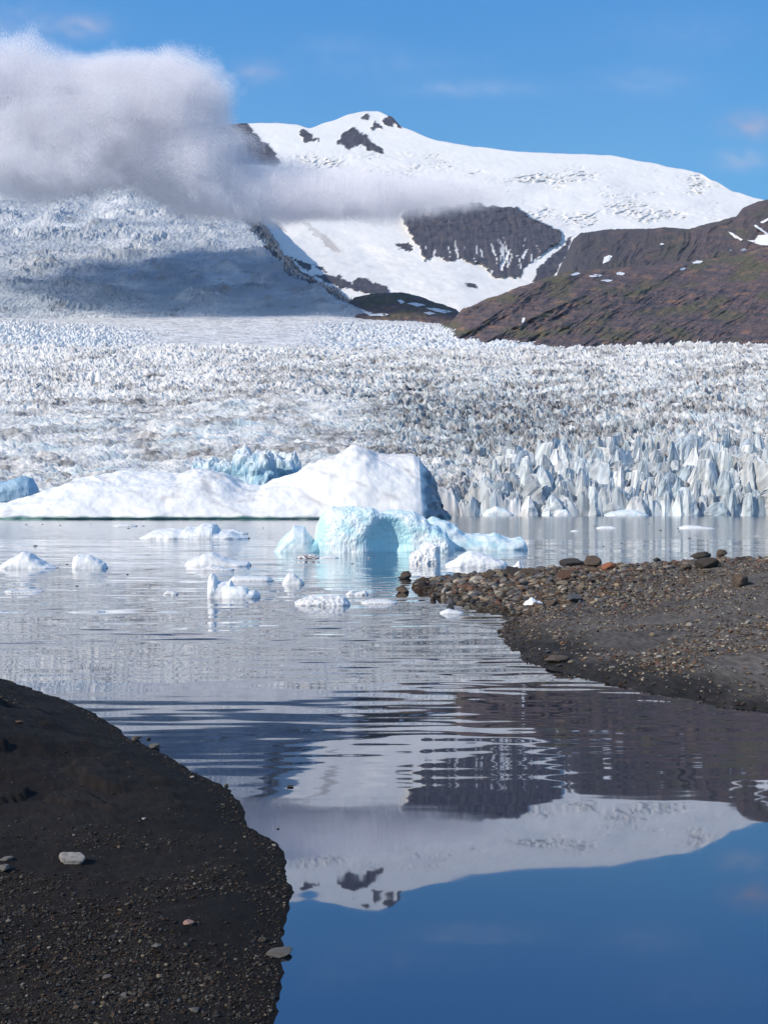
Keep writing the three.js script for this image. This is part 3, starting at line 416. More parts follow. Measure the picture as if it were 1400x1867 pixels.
// name, px of middle, py of foot, width and height in px, colour, label
function stone(name, px, py, w, h, col, label, group, turn = 0, ang = 0.6) {
  const p = hit(px, py), d = -p[2], s = d / F, m = put(name, stoneGeo(stoneSeed += 3, w > 26 ? 5 : w > 14 ? 4 : 3, ang), stoneMat(col));
  const r = rng(stoneSeed), hw = w * s * (px < 540 ? 0.45 : 0.52), hh = h * s * (px < 540 ? 0.5 : 0.58); m.scale.set(hw, hh, hw * (0.7 + 0.35 * r())); m.rotation.set(0, turn, (r() - 0.5) * 0.15); m.position.set(p[0], p[1] + hh * 0.55, p[2] - hw * 0.3);
  return tag(m, label, name === 'boulder' ? 'boulder' : 'stone', group);
}
const ROCKLIST = [
  ['boulder', 742, 1055, 30, 17, BROWN, 'brown angular boulder alone in the water, farthest off the spit tip'],
  ['stone', 731, 1056, 22, 6, DARK, 'flat wet dark stone just breaking the water at the foot of the lone boulder'],
  ['stone', 735, 1080, 36, 13, BROWN, 'low brown boulder in the water nearest the floes left of the spit tip'],
  ['stone', 768, 1060, 11, 4, DARK, 'tiny dark stone awash between the lone boulder and the spit tip'],
  ['stone', 790, 1092, 20, 14, BROWN, 'wet brown stone standing in the water under the spit tip'],
  ['stone', 821, 1104, 18, 15, SLATE, 'dark pointed stone in the shallow water closest to the camera by the spit'],
  ['stone', 770, 1073, 28, 14, DARK, 'dark flat stone at the very tip of the gravel spit'],
  ['stone', 791, 1065, 22, 16, TAN, 'pale tan upright stone at the spit tip'],
  ['stone', 803, 1072, 22, 12, TAN, 'pale tan flat stone lying behind the wet stones of the spit tip'],
  ['stone', 811, 1083, 18, 13, PALE, 'light grey rounded stone at the waterline of the spit tip'],
  ['stone', 850, 1063, 24, 11, TAN, 'sandy coloured slab on the narrow part of the spit'],
  ['stone', 862, 1076, 26, 13, BROWN, 'brown slab lying among stones on the narrow part of the spit'],
  ['stone', 886, 1068, 24, 14, SLATE, 'blue grey stone left of the dark crest boulder'],
  ['boulder', 893, 1056, 32, 18, BROWN, 'low brown boulder left of the pale block on the spit crest'],
  ['boulder', 936, 1052, 36, 26, DARK, 'dark brown tilted boulder on the spit crest in front of the white ice spike'],
  ['boulder', 911, 1056, 24, 18, TAN, 'pale block leaning against the dark crest boulder'],
  ['boulder', 966, 1054, 42, 21, BROWN, 'wide brown boulder on the spit crest right of the dark tilted boulder'],
  ['stone', 945, 1070, 20, 12, RED, 'reddish stone below the wide brown crest boulder'],
  ['stone', 930, 1075, 24, 12, BROWN, 'flat brown stone in the gravel below the dark crest boulder'],
  ['stone', 1003, 1063, 24, 16, SLATE, 'blue grey block left of the red brown cube on the spit'],
  ['boulder', 1030, 1057, 32, 20, RED, 'red brown cube shaped boulder on the spit below the rounded pair'],
  ['stone', 1026, 1069, 34, 13, TAN, 'pale tan slab in front of the red brown cube'],
  ['boulder', 1045, 1035, 58, 20, DARK, 'long dark boulder on the skyline of the spit, left of the large rounded one'],
  ['boulder', 1079, 1036, 40, 27, BROWN, 'large rounded brown boulder on the skyline of the spit'],
  ['boulder', 1110, 1041, 28, 18, RUST, 'bright orange rust coloured stone on the spit crest'],
  ['stone', 1136, 1044, 20, 8, PALE, 'pale flat stone right of the orange stone'],
  ['boulder', 1047, 1100, 34, 22, SLATE, 'blue grey rounded boulder in the middle of the gravel'],
  ['stone', 1003, 1107, 32, 18, BROWN, 'brown angular stone beside the stranded ice lump'],
  ['stone', 1061, 1077, 18, 12, TAN, 'pale stone behind the blue grey rounded boulder'],
  ['stone', 1198, 1027, 22, 14, DARK, 'dark pointed stone on the skyline in the middle of the bank'],
  ['stone', 1178, 1029, 16, 8, BROWN, 'small brown stone left of the pointed skyline stone'],
  ['boulder', 1280, 1019, 44, 16, DARK, 'long dark boulder on the skyline near the right end of the bank'],
  ['boulder', 1316, 1014, 30, 16, BROWN, 'brown boulder on the skyline right of the long dark one'],
  ['boulder', 1290, 1036, 46, 22, DARK, 'dark broken boulder just below the right skyline'],
  ['stone', 1248, 1040, 26, 12, BROWN, 'brown stone left of the dark broken boulder'],
  ['boulder', 1351, 1070, 46, 35, BROWN, 'largest wedge shaped boulder standing on the right slope of the bank'],
  ['stone', 1288, 1045, 22, 10, TAN, 'pale slab under the dark broken boulder'],
  ['stone', 1203, 1203, 20, 9, PALE, 'pale rounded stone above the wet edge of the right bank'],
  ['stone', 1016, 1207, 60, 14, BROWN, 'long low brown slab at the waterline of the right bank'],
  ['stone', 1042, 1210, 18, 8, TAN, 'small tan stone beside the long low waterline slab'],
  ['stone', 1255, 1142, 14, 8, PALE, 'small whitish stone on the open right slope'],
  ['stone', 1363, 1138, 14, 9, PALE, 'pale pinkish stone far right on the open slope'],
  ['stone', 1000, 1192, 14, 9, SLATE, 'blue grey stone above the long waterline slab'],
  ['stone', 1190, 1160, 14, 8, TAN, 'tan stone in the middle of the right slope'],
  ['stone', 1140, 1110, 26, 8, RED, 'reddish flat slab in the middle of the right bank'],
  ['stone', 1385, 1128, 16, 7, TAN, 'tan flat stone at the right edge of the photo on the slope'],
  // left bank
  ['stone', 127, 1575, 58, 26, PALE, 'large pale grey stone on the black sand of the left bank'],
  ['stone', 15, 1572, 34, 10, GREY, 'flat grey stone left of the large pale stone'],
  ['stone', 6, 1594, 30, 18, GREY, 'grey stone cut by the left edge of the photo'],
  ['stone', 247, 1352, 26, 15, BROWN, 'brown stone on the crest of the left bank beside the water'],
  ['stone', 280, 1366, 26, 14, GREY, 'grey rounded stone at the water just right of the brown crest stone'],
  ['stone', 271, 1349, 12, 6, DARK, 'small black stone in the water behind the two crest stones'],
  ['stone', 35, 1321, 18, 8, RED, 'reddish tan stone on the pebbly top of the left bank'],
  ['stone', 344, 1694, 24, 12, [0.32, 0.20, 0.165], 'pink stone on the sand of the left bank'],
  ['stone', 508, 1745, 64, 18, GREY, 'long grey slab pointing into the blue water at the left shore'],
  ['stone', 478, 1722, 20, 10, DARK, 'dark flat stone on the shore above the pointed slab'],
  ['stone', 284, 1731, 22, 9, GREY, 'grey flat stone left of the shore on bare sand'],
  ['stone', 290, 1786, 14, 9, TAN, 'tan stone low on the left bank'],
  ['stone', 353, 1848, 28, 9, GREY, 'flat grey stone near the bottom edge of the photo'],
  ['stone', 225, 1823, 20, 9, GREY, 'grey stone in the lower gravel of the left bank'],
  ['stone', 194, 1792, 22, 8, GREY, 'flat grey stone above the lower gravel patch'],
  ['stone', 355, 1614, 10, 6, PALE, 'small whitish stone right of the gravel patch'],
  ['stone', 262, 1498, 12, 6, PALE, 'small pale stone below the crest of the sand hump'],
  ['stone', 351, 1419, 12, 5, PALE, 'pale chip near the shore of the sand hump'],
  ['stone', 404, 1548, 12, 9, BROWN, 'small brown stone on smooth sand near the shore bend'],
  ['stone', 430, 1554, 12, 7, BROWN, 'brown pebble right of the small brown stone'],
  ['stone', 413, 1435, 14, 8, TAN, 'tan stone at the shore where the sand hump ends'],
  ['stone', 216, 1549, 12, 8, BROWN, 'small brown stone right of the large pale stone'],
  ['stone', 302, 1767, 12, 6, TAN, 'tiny tan stone under the grey flat one'],
  ['stone', 219, 1722, 8, 6, PALE, 'tiny cream pebble on the gravel patch'],
  ['stone', 528, 1438, 18, 5, DARK, 'small black stone awash in the mirror water'],
  ['stone', 507, 1513, 10, 3, DARK, 'tiny black stone awash near the bend of the left shore'],
];
for (const [n, px, py, w, h, c, l] of ROCKLIST) stone(n, px, py, w, h, c, l, null, (px * 7.3) % 3, 0.95);
// loose gravel
function scatter(name, label, count, seed, pick, mat) {
  const r = rng(seed), geos = [0, 1, 2, 3].map((i) => stoneGeo(seed + 31 * i, 1, 0.8, 0.08)), lists = geos.map(() => []); let n = 0, tries = 0;
  while (n < count && tries++ < count * 30) { const o = pick(r); if (!o) continue; lists[Math.floor(r() * 4)].push(o); n++; }
  const root = base(name); const M = new THREE.Matrix4(), q = new THREE.Quaternion(), e = new THREE.Euler(), c = new THREE.Color();
  lists.forEach((l, i) => { const im = new THREE.InstancedMesh(geos[i], mat, l.length); im.name = 'pebble_layer'; im.userData.kind = 'stuff'; im.castShadow = im.receiveShadow = true; l.forEach((o, k) => { q.setFromEuler(e.set((r() - .5) * 0.7, r() * 6.28, (r() - .5) * 0.7)); M.compose(new THREE.Vector3(o[0], o[1], o[2]), q, new THREE.Vector3(o[3] * (0.8 + 0.6 * r()), o[3] * (0.45 + 0.35 * r()), o[3] * (0.7 + 0.4 * r()))); im.setMatrixAt(k, M); im.setColorAt(k, c.setRGB(...o[4])); }); root.add(im); });
  return tag(root, label, 'gravel', null, 'stuff');
}
const pebMat = new THREE.MeshPhysicalMaterial({ vertexColors: true, roughness: 1, specularIntensity: 0.5 });
const PALETTE = [GREY, BROWN, DARK, TAN, RED, SLATE, BROWN, GREY, [0.27, 0.24, 0.20]];
scatter('gravel', 'brown and grey pebbles covering the right gravel spit', 46000, 71, (r) => {
  const d = 11.5 + 32 * Math.pow(r(), 1.1), x = lerp(0.8, 0.37 * d + 1.5, r()), s = sdPoly(rightPoly, x, d); if (s < -0.25) return null;
  const crest = sstep(27, 34, d), shore = sstep(1.6, 0.2, s), dense = clamp(0.25 + 0.9 * fbm2(x / 2.1 + 8, d / 2.1, 3) * 1.6 + 0.75 * crest + 0.55 * shore * sstep(17, 20, d)), tip = sstep(9, 3, x) * sstep(22, 26, d); if (r() > Math.max(dense, tip)) return null;
  if (s < 0.7 && d < 20 && r() < 0.75) return null;
  const big = Math.pow(r(), 7), sz = 0.011 + 0.020 * r() + (0.085 * big) * (0.25 + crest + tip); let c = PALETTE[Math.floor(r() * 9)]; const k = (0.75 + 0.95 * r()) * (s < 0.3 ? 0.5 : 1); c = c.map((v) => v * k);
  return [x, rightHeight(x, d) + sz * 0.25, -d, sz, c];
}, pebMat);
scatter('gravel', 'small pebbles strewn over the left black sand bank', 42000, 83, (r) => {
  const d = 4.2 + 11 * Math.pow(r(), 1.25), x = lerp(-0.36 * d - 0.3, 0.1, r()), s = sdPoly(leftPoly, x, d); if (s < 0.02) return null;
  const px = CX + (x / d) * F, patch = clamp(fbm2(x / 0.9 + 2, d / 0.8 + 1, 4) * 2.6 + 0.1 + 0.5 * sstep(7.2, 5.6, d)) * sstep(8, 6.6, d), topz = sstep(0.5, 1.1, s) * sstep(10.3, 11.6, d) * clamp(0.5 + 2.2 * n2(x / 0.8 + 3, d / 1.2)), edge = 0.35 * sstep(0.25, 0.05, s), dens = Math.max(patch * 0.9, topz * 0.7, edge, 0.03); if (r() > dens) return null;
  const sz = 0.0018 + 0.0032 * r() + 0.011 * Math.pow(r(), 12) + 0.022 * topz * r() * r(); let c = PALETTE[Math.floor(r() * 9)]; const k = 0.15 + 0.45 * r() + 1.0 * Math.pow(r(), 6); c = c.map((v) => v * k * 0.8);
  return [x, leftHeight(x, d) + sz * 0.3, -d, sz, c];
}, pebMat);

// ---------------------------------------------------------------- floating ice
const whiteIce = std({ roughness: 0.5, flatShading: true }), blueIce = new THREE.MeshPhysicalMaterial({ vertexColors: true, side: THREE.DoubleSide, flatShading: true, roughness: 0.4 });
// a body over the waterline whose skyline follows top(px); o: depth of water point, thickness, steepness, roughness, colour function
function iceBody(name, parent, x0, x1, waterY, top, o) {
  const d0 = o.d ?? wdepth(waterY), s = d0 / F, nu = o.nu ?? 60, nv = o.nv ?? 40, W = (x1 - x0) * s, zr = o.deep ?? W * 0.3, p = o.p ?? 2.2, back = o.back ?? 0, R = (o.rough ?? 0.08), so = o.seed ?? 1, f = o.freq ?? 1;
  const hmax = o.hmax ?? Math.max(...Array.from({ length: 40 }, (_, i) => (waterY - top(lerp(x0, x1, i / 39))) * s));
  const zc = o.origin ?? [((x0 + x1) / 2 - CX) / F * d0, 0, -(d0 + zr * 0.9)];
  const g = grid(nu, nv, (u, v) => {
    const px = lerp(x0, x1, u), H = Math.max(0.0, (waterY - top(px)) * s * (1 + (o.lift ?? 0.0))), e = Math.pow(Math.max(0, 1 - Math.pow(Math.abs(2 * u - 1), o.endPow ?? 3)), 0.5), th = (v - 0.5) * Math.PI * 1.12, ez = Math.sin(th) / Math.sin(Math.PI * 0.56), z = Math.sign(ez) * Math.pow(Math.abs(ez), o.zp ?? 0.9);
    const c = Math.cos(th), prof = c > 0 ? Math.pow(c, 2 / p) : c * 0.6; let y = H * prof, zz = -z * zr * (0.25 + 0.75 * e) + back * zr * prof;
    if (c <= 0) y = c * 0.9 * Math.min(H + 0.1, hmax * 0.5); let xx = (px - (x0 + x1) / 2) * s;
    const k = 1.7 * f / hmax, a = fbm3(xx * k + so, y * k * 1.2, zz * k - so, 4), b = ridge3(xx * k * 0.8 + so, y * k * 0.9 + 5, zz * k * 0.8, 3), amp = R * hmax, ends = sstep(0, 0.06, u) * sstep(1, 0.94, u), damp = sstep(-0.02, 0.25, H / hmax);
    y += amp * (a * 1.6 + (o.ridge ?? 0.3) * (b - 0.4)) * Math.max(0, prof) * damp * ends; zz += amp * 1.6 * fbm3(xx * k - 9, y * k, zz * k + so, 3) * (1 - Math.max(0, prof) * 0.5); 
    if (o.undercut) { const q = sstep(o.undercut, 0, y) ; if (v < 0.5) zz -= q * o.undercut * 1.2; }
    let P = [xx, y, zz]; if (o.shape) P = o.shape(P, px, u, v, prof, hmax); const C = o.color(px, P[0], P[1], P[2], prof, hmax, u, v); return [...P, ...C];
  });
  // v runs from the front (towards the viewer) to the back: flip z so that the front faces the viewer
  const q = g.attributes.position; if (o.d === undefined || true) for (let i = 0; i < q.count; i++) q.setZ(i, q.getZ(i)); g.computeVertexNormals();
  const m = put(name, g, o.mat ?? whiteIce, parent); if (parent === scene) m.position.set(...zc); else m.position.set(zc[0] - parent.position.x, zc[1], zc[2] - parent.position.z); return m;
}
const WH = [0.83, 0.83, 0.825];
const cleanIce = (so, dirt = 0.15, blue = 0.15) => (px, x, y, z, prof, h) => { const k = 2.2 / h, n = fbm3(x * k + so, y * k, z * k, 4), s = clamp(ridge3(x * k * 0.7 + so, y * k * 1.6, z * k * 0.7, 4) * 1.5 - 0.75); let c = mix3(WH, [0.66, 0.79, 0.84], clamp(0.2 + n * 1.6) * blue * 2); return mix3(c, [0.34, 0.31, 0.30], clamp(s + clamp(n * 2 - 0.35) * 0.5) * dirt * 2); };
// big white iceberg
{
  const top = curve([[-40, 915], [0, 909], [60, 888], [100, 870], [160, 860], [240, 858], [300, 862], [345, 852], [385, 858], [425, 876], [460, 884], [490, 868], [520, 856], [560, 838], [600, 818], [628, 806], [648, 800], [664, 803], [690, 816], [730, 819], [757, 819], [768, 824], [778, 845], [790, 862], [800, 872], [808, 905], [815, 925], [826, 935], [833, 947]]);
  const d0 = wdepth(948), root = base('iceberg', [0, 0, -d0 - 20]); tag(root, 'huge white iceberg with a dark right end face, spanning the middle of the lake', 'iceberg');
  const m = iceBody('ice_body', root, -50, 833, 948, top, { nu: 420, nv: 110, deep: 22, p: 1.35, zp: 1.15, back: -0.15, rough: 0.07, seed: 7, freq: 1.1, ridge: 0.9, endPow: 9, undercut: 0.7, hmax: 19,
    shape: (P, px, u, v) => { const k = sstep(762, 815, px); P[1] += 0.35 * fbm3(P[0] / 2.6, P[1] / 2.2, P[2] / 2.6, 3) * Math.max(0, Math.min(1, P[1])); const rg = sstep(768, 790, px) * (ridge3(P[0] / 3 + 3, P[1] / 4, P[2] / 5, 4) - 0.4); P[0] += 1.6 * rg; P[1] += 0.8 * rg * Math.min(1, Math.max(0, P[1])); P[2] -= 12 * k * k * (v < 0.5 ? 1 : 0.6); return P; },
    color: (px, x, y, z) => { const n = fbm3(x / 9, y / 4, z / 9, 4), l = clamp(ridge3(x / 15 + y / 9, y / 12, z / 14, 3) * 3.2 - 2.0), dirt = clamp(fbm3(x / 14 + 5, y / 2.2 - x / 30, z / 12, 4) * 2.2 - 0.25) * sstep(250, 450, px); let c = mix3([0.88, 0.87, 0.85], [0.80, 0.81, 0.81], clamp(0.3 + n)); c = mix3(c, [0.36, 0.33, 0.32], clamp(l * 0.8 + dirt * 0.45)); c = mix3(c, [0.55, 0.52, 0.51], sstep(600, 690, px) * sstep(13, 17, y) * 0.35); c = mix3(c, [0.11, 0.155, 0.21], sstep(768, 780, px + 12 * n2(y / 2, 3) - y * 0.2) * (0.7 + 0.25 * clamp(0.5 + n * 2))); return mix3(c, [0.10, 0.22, 0.21], sstep(1.1, 0.5, y + 0.5 * n2(x / 5, 3)) * (1 - sstep(480, 620, px) * 0.4)); } });  // right end face: its shade is painted in as dark blue
}
// blue ice blocks of the glacier edge showing behind the saddle of the big iceberg
{
  const root = base('ice_block', [((445 - CX) / F) * 470, 0, -480]); tag(root, 'cracked blue ice blocks standing behind the saddle of the huge iceberg', 'ice block');
  const blk = [[338, 432, 838, 900], [415, 470, 822, 905], [438, 505, 826, 905], [476, 552, 828, 900], [455, 492, 850, 905]];
  blk.forEach(([a, b, t, w], i) => iceBody('ice_chunk', root, a, b, w, curve([[a, w - 8], [a + 8, t + 10], [a + 20, t + 3], [(a + b) / 2, t], [b - 16, t + 4], [b - 7, t + 14], [b, w - 6]]), { d: 455 - 8 * (i % 3), origin: [((a + b) / 2 - CX) / F * (455 - 8 * (i % 3)), EYE + (HY - w) / F * (455 - 8 * (i % 3)), -(455 - 8 * (i % 3) + 8)], nu: 60, nv: 44, deep: 8, p: 3, rough: 0.24, freq: 1.7, seed: 20 + i, ridge: 1.2, color: (px, x, y, z, pr, h) => mix3(mix3([0.56, 0.70, 0.76], [0.24, 0.43, 0.55], clamp(0.5 + 2.2 * fbm3(x / 4 + i, y / 5, z / 4, 4))), [0.74, 0.76, 0.77], sstep(0.7, 0.95, y / h + 0.3 * n2(x / 3, z / 3)) * 0.8) }));  // tops whitened to look sunlit
}
{
  iceBody('ice_block', scene, -60, 62, 912, curve([[-60, 872], [0, 878], [30, 868], [45, 872], [55, 884], [62, 905]]), { d: 430, origin: [((1 - CX) / F) * 430, EYE + (HY - 912) / F * 430, -438], nu: 30, nv: 24, deep: 8, p: 3, rough: 0.12, seed: 33, ridge: 0.9, color: (px, x, y, z) => mix3([0.42, 0.58, 0.70], [0.24, 0.40, 0.54], clamp(0.5 + 1.8 * fbm3(x / 4, y / 5, z / 4, 3))) });
  const o = scene.children[scene.children.length - 1]; tag(o, 'blue ice wall at the left edge behind the huge iceberg', 'ice block');
}
// turquoise iceberg with a hollow
{
  const root = base('iceberg', [((700 - CX) / F) * wdepth(1007), 0, -wdepth(1007) - 1.5]); tag(root, 'turquoise iceberg with a smooth hollow in front of the huge white one', 'iceberg');
  const col = (px, x, y, z, prof, h, u, v) => { const n = fbm3(x * 1.1, y * 1.3, z * 1.1, 4), f = fbm3(x * 6, y * 6, z * 6, 3); let c = mix3([0.77, 0.85, 0.865], [0.48, 0.71, 0.77], clamp(0.36 + n * 2.2 + f * 0.9)); return c; };
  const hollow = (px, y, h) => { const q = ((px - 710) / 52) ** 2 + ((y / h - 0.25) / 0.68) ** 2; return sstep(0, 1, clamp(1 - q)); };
  iceBody('ice_body', root, 563, 832, 1007, curve([[563, 1004], [570, 985], [575, 955], [585, 938], [605, 928], [640, 924], [675, 926], [692, 934], [715, 932], [755, 934], [772, 943], [790, 957], [812, 972], [826, 990], [832, 1005]]), { nu: 250, nv: 130, deep: 2.0, p: 4.2, zp: 0.75, rough: 0.10, seed: 55, ridge: 0.25, endPow: 6, mat: blueIce,
    shape: (P, px, u, v, prof, h) => { if (v < 0.55) { const q = hollow(px, Math.max(0, P[1]), h); P[2] -= 0.5 * q * (0.4 + 0.6 * q) * (1.25 - 0.5 * sstep(690, 760, px)); } P[2] += (v < 0.5 ? 1 : 0) * 0.35 * Math.sin((px - 590) / 34); const k = 0.07; P[2] += k * fbm3(P[0] * 5, P[1] * 5, P[2] * 5, 4) + 0.05 * fbm3(P[0] * 13, P[1] * 13, P[2] * 13, 2) + 0.07 * (ridge3(P[0] * 1.3 + 3, P[1] * 1.5, P[2] * 1.3, 3) - 0.4) * (1 - hollow(px, Math.max(0, P[1]), h)); P[1] += 0.05 * fbm3(P[0] * 7 + 4, P[1] * 7, P[2] * 7, 2); return P; },
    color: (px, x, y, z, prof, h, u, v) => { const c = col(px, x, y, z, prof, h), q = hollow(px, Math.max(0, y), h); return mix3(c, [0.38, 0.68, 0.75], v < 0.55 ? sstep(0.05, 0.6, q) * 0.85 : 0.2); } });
  iceBody('ice_wedge', root, 497, 592, 1007, curve([[497, 1006], [510, 985], [525, 968], [535, 958], [552, 962], [562, 974], [570, 986], [580, 978], [592, 1000]]), { nu: 70, nv: 50, deep: 1.1, p: 2.6, rough: 0.09, seed: 58, mat: blueIce, color: (px, x, y, z, p, h) => mix3(col(px, x, y, z), [0.30, 0.60, 0.68], sstep(556, 575, px) * 0.8) });
  iceBody('ice_tail', root, 762, 966, 1003, curve([[762, 965], [775, 950], [790, 943], [812, 946], [830, 955], [845, 970], [870, 976], [905, 974], [935, 982], [958, 984], [966, 1000]]), { nu: 120, nv: 60, deep: 1.6, p: 2.6, rough: 0.12, seed: 61, endPow: 8, mat: blueIce, color: col });
}
const FLOES = [
  // name, x0, x1, water row, skyline, options, label
  ['iceberg', 246, 448, 983, [[246, 981], [275, 966], [300, 962], [330, 963], [335, 958], [352, 960], [365, 952], [385, 953], [392, 966], [415, 968], [430, 976], [448, 981]], { blue: 0.35, seed: 3, rough: 0.12 }, 'low pale iceberg with a small hump floating before the huge one, left of the turquoise'],
  ['iceberg', -8, 97, 1037, [[-8, 1033], [5, 1024], [22, 1012], [38, 1003], [50, 1007], [62, 1018], [80, 1030], [97, 1036]], { seed: 5 }, 'white peaked ice mound at the left edge of the lake'],
  ['iceberg', 129, 192, 1037, [[129, 1030], [131, 1014], [140, 1009], [160, 1010], [175, 1018], [187, 1026], [192, 1035]], { seed: 8, p: 3 }, 'white rounded ice lump right of the peaked mound'],
  ['iceberg', 333, 454, 1033, [[333, 1030], [340, 1020], [360, 1013], [372, 1006], [385, 1005], [400, 1013], [420, 1022], [435, 1025], [450, 1026], [454, 1031]], { seed: 12, dirt: 0.35 }, 'white ice piece with a peak and a long dirty right tail'],
  ['ice_floe', 352, 424, 1040, [[352, 1038], [370, 1034], [385, 1029], [398, 1032], [410, 1036], [424, 1038]], { seed: 14, dirt: 0.7 }, 'dirty low floe lying in front of the peaked ice piece'],
  ['ice_floe', 416, 497, 1060, [[416, 1058], [425, 1050], [460, 1051], [485, 1052], [497, 1058]], { seed: 16, dirt: 0.3, p: 4 }, 'flat white floe right of the knobbed ice piece'],
  ['iceberg', 514, 554, 1066, [[514, 1062], [520, 1050], [527, 1041], [534, 1043], [545, 1053], [554, 1063]], { seed: 18, dirt: 0.3 }, 'small pyramid shaped ice piece in open water'],
  ['ice_floe', 536, 638, 1104, [[536, 1098], [555, 1090], [575, 1087], [600, 1086], [625, 1088], [634, 1096], [638, 1102]], { seed: 21, dirt: 0.8, rough: 0.2 }, 'grainy dirty floe nearest the camera in the middle of the lake'],
  ['ice_floe', 630, 672, 1085, [[630, 1083], [640, 1076], [648, 1081], [664, 1077], [672, 1083]], { seed: 24, dirt: 0.8, rough: 0.2 }, 'thin clear shard of ice behind the grainy dirty floe'],
  ['ice_floe', 658, 724, 1101, [[658, 1097], [680, 1093], [705, 1093], [724, 1098]], { seed: 26, dirt: 0.8 }, 'grey flat floe right of the grainy dirty floe'],
  ['ice_floe', 802, 845, 1119, [[802, 1116], [818, 1110], [830, 1113], [845, 1117]], { seed: 28, dirt: 0.5 }, 'flat ice scrap in the water below the spit tip'],
  ['ice_floe', 298, 324, 1084, [[298, 1082], [306, 1076], [315, 1077], [324, 1082]], { seed: 30, dirt: 0.9 }, 'small grey lump of ice alone below the white pieces'],
  ['ice_floe', 5, 74, 1080, [[5, 1078], [15, 1074], [30, 1077], [60, 1077], [74, 1079]], { seed: 32, dirt: 1.0 }, 'thin dark floe at the left edge of the lake'],
  ['ice_floe', 540, 585, 1018, [[540, 1015], [552, 1010], [570, 1010], [580, 1013], [585, 1016]], { seed: 34, dirt: 2.2 }, 'black dirt covered ice scrap in front of the turquoise iceberg'],
  ['ice_floe', 580, 617, 1018, [[580, 1016], [600, 1013], [610, 1014], [617, 1017]], { seed: 35, dirt: 0.4 }, 'thin white floe touching the black ice scrap'],
  ['iceberg', 812, 928, 1034, [[812, 1030], [830, 1020], [845, 1008], [860, 1003], [880, 1007], [900, 1016], [918, 1022], [928, 1030]], { seed: 37, rough: 0.12 }, 'white jagged ice piece behind the spit tip'],
  ['iceberg', 928, 952, 1038, [[928, 1036], [938, 1030], [946, 1021], [950, 1028], [952, 1036]], { seed: 39 }, 'small white ice spike behind the dark crest boulder'],
  ['iceberg', 1104, 1186, 939, [[1104, 936], [1120, 930], [1140, 926], [1160, 926], [1175, 932], [1186, 937]], { seed: 41, blue: 1.2, d: 480 }, 'low blue white iceberg under the glacier front at the right'],
  ['iceberg', 880, 938, 938, [[880, 934], [890, 924], [905, 918], [920, 922], [932, 930], [938, 936]], { seed: 43, blue: 0.9, d: 485, p: 3 }, 'small blue ice block under the glacier front right of the huge iceberg'],
  ['iceberg', 1010, 1042, 939, [[1010, 936], [1020, 926], [1032, 925], [1042, 936]], { seed: 44, blue: 0.6, d: 490 }, 'small pale block at the glacier front between the two blue ones'],
  ['ice_floe', 1088, 1128, 964, [[1088, 962], [1100, 959], [1115, 959], [1128, 963]], { seed: 46 }, 'small white floe far out right of the turquoise iceberg'],
  ['ice_floe', 1240, 1306, 964, [[1240, 962], [1255, 957], [1275, 958], [1290, 961], [1306, 963]], { seed: 48 }, 'white floe with a hump far out above the right bank'],
  ['ice_floe', 1040, 1056, 969, [[1040, 968], [1048, 966], [1056, 968]], { seed: 49 }, 'tiny white floe just right of the turquoise iceberg tail'],
  ['ice_floe', 205, 248, 960, [[205, 958], [220, 954], [235, 955], [248, 958]], { seed: 50, dirt: 0.6 }, 'small grey floe in front of the left half of the huge iceberg'],
  ['ice_floe', 104, 128, 947, [[104, 945], [112, 942], [122, 943], [128, 945]], { seed: 52 }, 'tiny white floe touching the foot of the huge iceberg'],
  ['ice_floe', 388, 450, 974, [[388, 972], [405, 965], [425, 964], [440, 969], [450, 972]], { seed: 53, blue: 0.4 }, 'pale bluish floe right of the low humped iceberg'],
];
for (const [n, x0, x1, wy, sky, o, label] of FLOES) tag(iceBody(n, scene, x0, x1, wy, curve(sky), { nu: 56, nv: 36, lift: -0.1, p: 2.2, endPow: 5, rough: 0.07, ridge: 0.3, ...o, color: cleanIce(o.seed, o.dirt ?? 0.08, o.blue ?? 0.12) }), label, n === 'iceberg' ? 'iceberg' : 'ice floe');
// knobbed ice piece and the bubbly lump: several grown together bodies
{
  const d = wdepth(1090), root = base('iceberg', [((420 - CX) / F) * d, 0, -d - 0.4]); tag(root, 'knobbed ice piece with an upright lump and a flat block, left of the flat floe', 'iceberg');
  iceBody('ice_lump', root, 376, 426, 1090, curve([[376, 1078], [378, 1053], [384, 1047], [390, 1051], [394, 1063], [405, 1062], [418, 1060], [424, 1068], [426, 1088]]), { nu: 50, nv: 40, p: 3, rough: 0.12, seed: 70, deep: 0.35, endPow: 6, color: cleanIce(70, 0.05, 0.2) });
  iceBody('ice_slab', root, 404, 472, 1091, curve([[404, 1074], [410, 1071], [440, 1071], [448, 1074], [452, 1079], [462, 1078], [468, 1082], [472, 1089]]), { nu: 50, nv: 36, p: 4, rough: 0.08, seed: 72, deep: 0.35, color: cleanIce(72, 0.03, 0.35) });
  iceBody('ice_fin', root, 400, 420, 1072, curve([[400, 1064], [408, 1056], [415, 1050], [418, 1056], [420, 1066]]), { d: d + 0.3, nu: 24, nv: 20, rough: 0.1, seed: 73, deep: 0.15, color: cleanIce(73, 0.03, 0.1) });
}
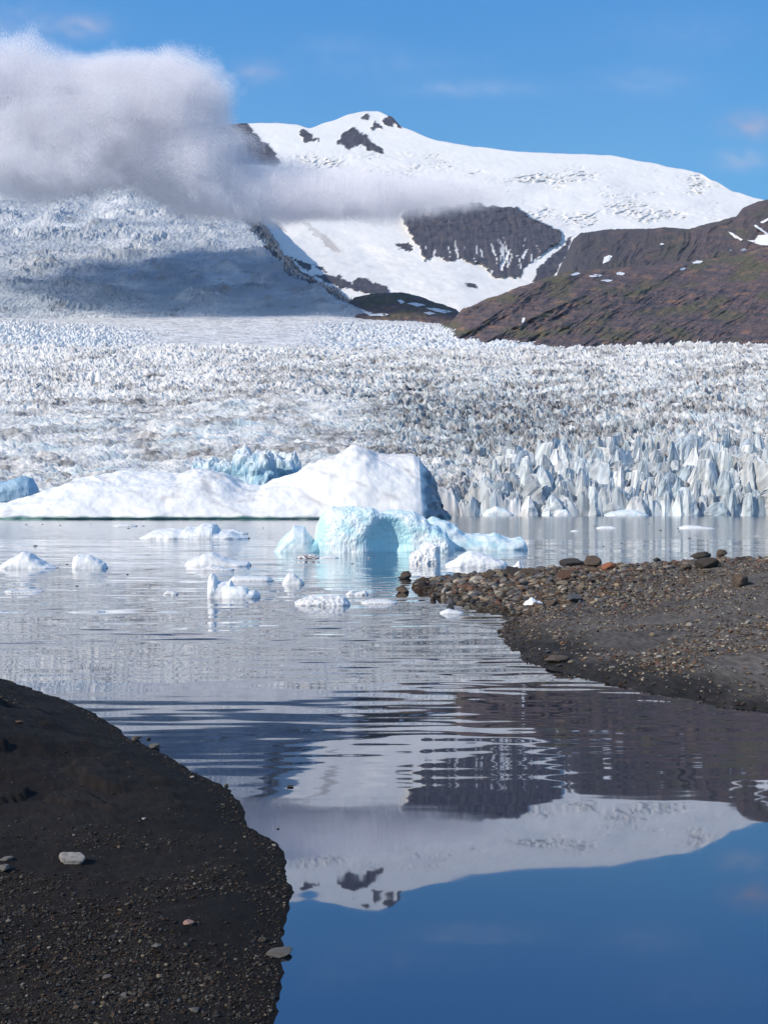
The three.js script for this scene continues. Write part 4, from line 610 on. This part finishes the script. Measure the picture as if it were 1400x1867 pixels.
{
  const d = wdepth(1028), root = base('iceberg', [((776 - CX) / F) * d, 0, -d - 0.5]); tag(root, 'bubbly white ice lump with a mushroom top in front of the turquoise iceberg', 'iceberg');
  iceBody('ice_lump', root, 746, 802, 1028, curve([[746, 1018], [752, 1008], [765, 1005], [778, 1010], [790, 1008], [798, 1016], [802, 1026]]), { nu: 50, nv: 36, p: 3, rough: 0.28, freq: 1.6, seed: 80, deep: 0.5, color: cleanIce(80, 0.35, 0.1) });
  iceBody('ice_cap', root, 766, 803, 1028, curve([[766, 1000], [769, 992], [780, 990], [795, 990], [802, 993], [803, 998], [796, 1006], [794, 1016], [803, 1026]]), { d: d + 0.1, nu: 40, nv: 36, p: 3, rough: 0.2, freq: 1.8, seed: 82, deep: 0.4, color: cleanIce(82, 0.2, 0.1) });
}
// lump of ice stranded on the gravel
{
  const p = hit(972, 1105), d = -p[2]; const m = iceBody('ice_lump', scene, 955, 990, 1105, curve([[955, 1100], [963, 1094], [970, 1089], [982, 1096], [990, 1098]]), { d, origin: [p[0], p[1] - 0.02, p[2] - 0.1], nu: 40, nv: 28, deep: 0.25, rough: 0.12, seed: 88, color: cleanIce(88, 0.02, 0.4) }); tag(m, 'clear ice lump stranded on the gravel of the right spit', 'ice lump');
}
// crumbs of ice adrift
{
  const r = rng(3131), geos = [0, 1, 2].map((i) => stoneGeo(6000 + i * 9, 2, 0.8, 0.12)), mats = [stoneMat([0.30, 0.29, 0.29]), stoneMat([0.75, 0.77, 0.79]), stoneMat([0.10, 0.095, 0.095])];
  for (let i = 0; i < 64; i++) { const py = 953 + 120 * Math.pow(r(), 1.7), px = r() * 1400, d = wdepth(py); if ((px > 490 && px < 970 && py < 1012) || (px > 740 && py > 1000) || (px < 840 && py < 956)) continue; const w = (3 + 7 * r()) * d / F, k = Math.floor(r() * 3), m = put('ice_crumb', geos[i % 3], mats[k]); m.scale.set(w * 0.5, w * 0.14, w * 0.3); m.rotation.y = r() * 0.6; m.position.set(((px - CX) / F) * d, w * 0.04, -d); tag(m, ['grey', 'white', 'dark dirty'][k] + ' crumb of ice adrift on the lake between the larger floes', 'ice crumb', ['grey', 'white', 'dark'][k] + ' ice crumbs adrift on the lake'); }
}
renderer.render(scene, camera);
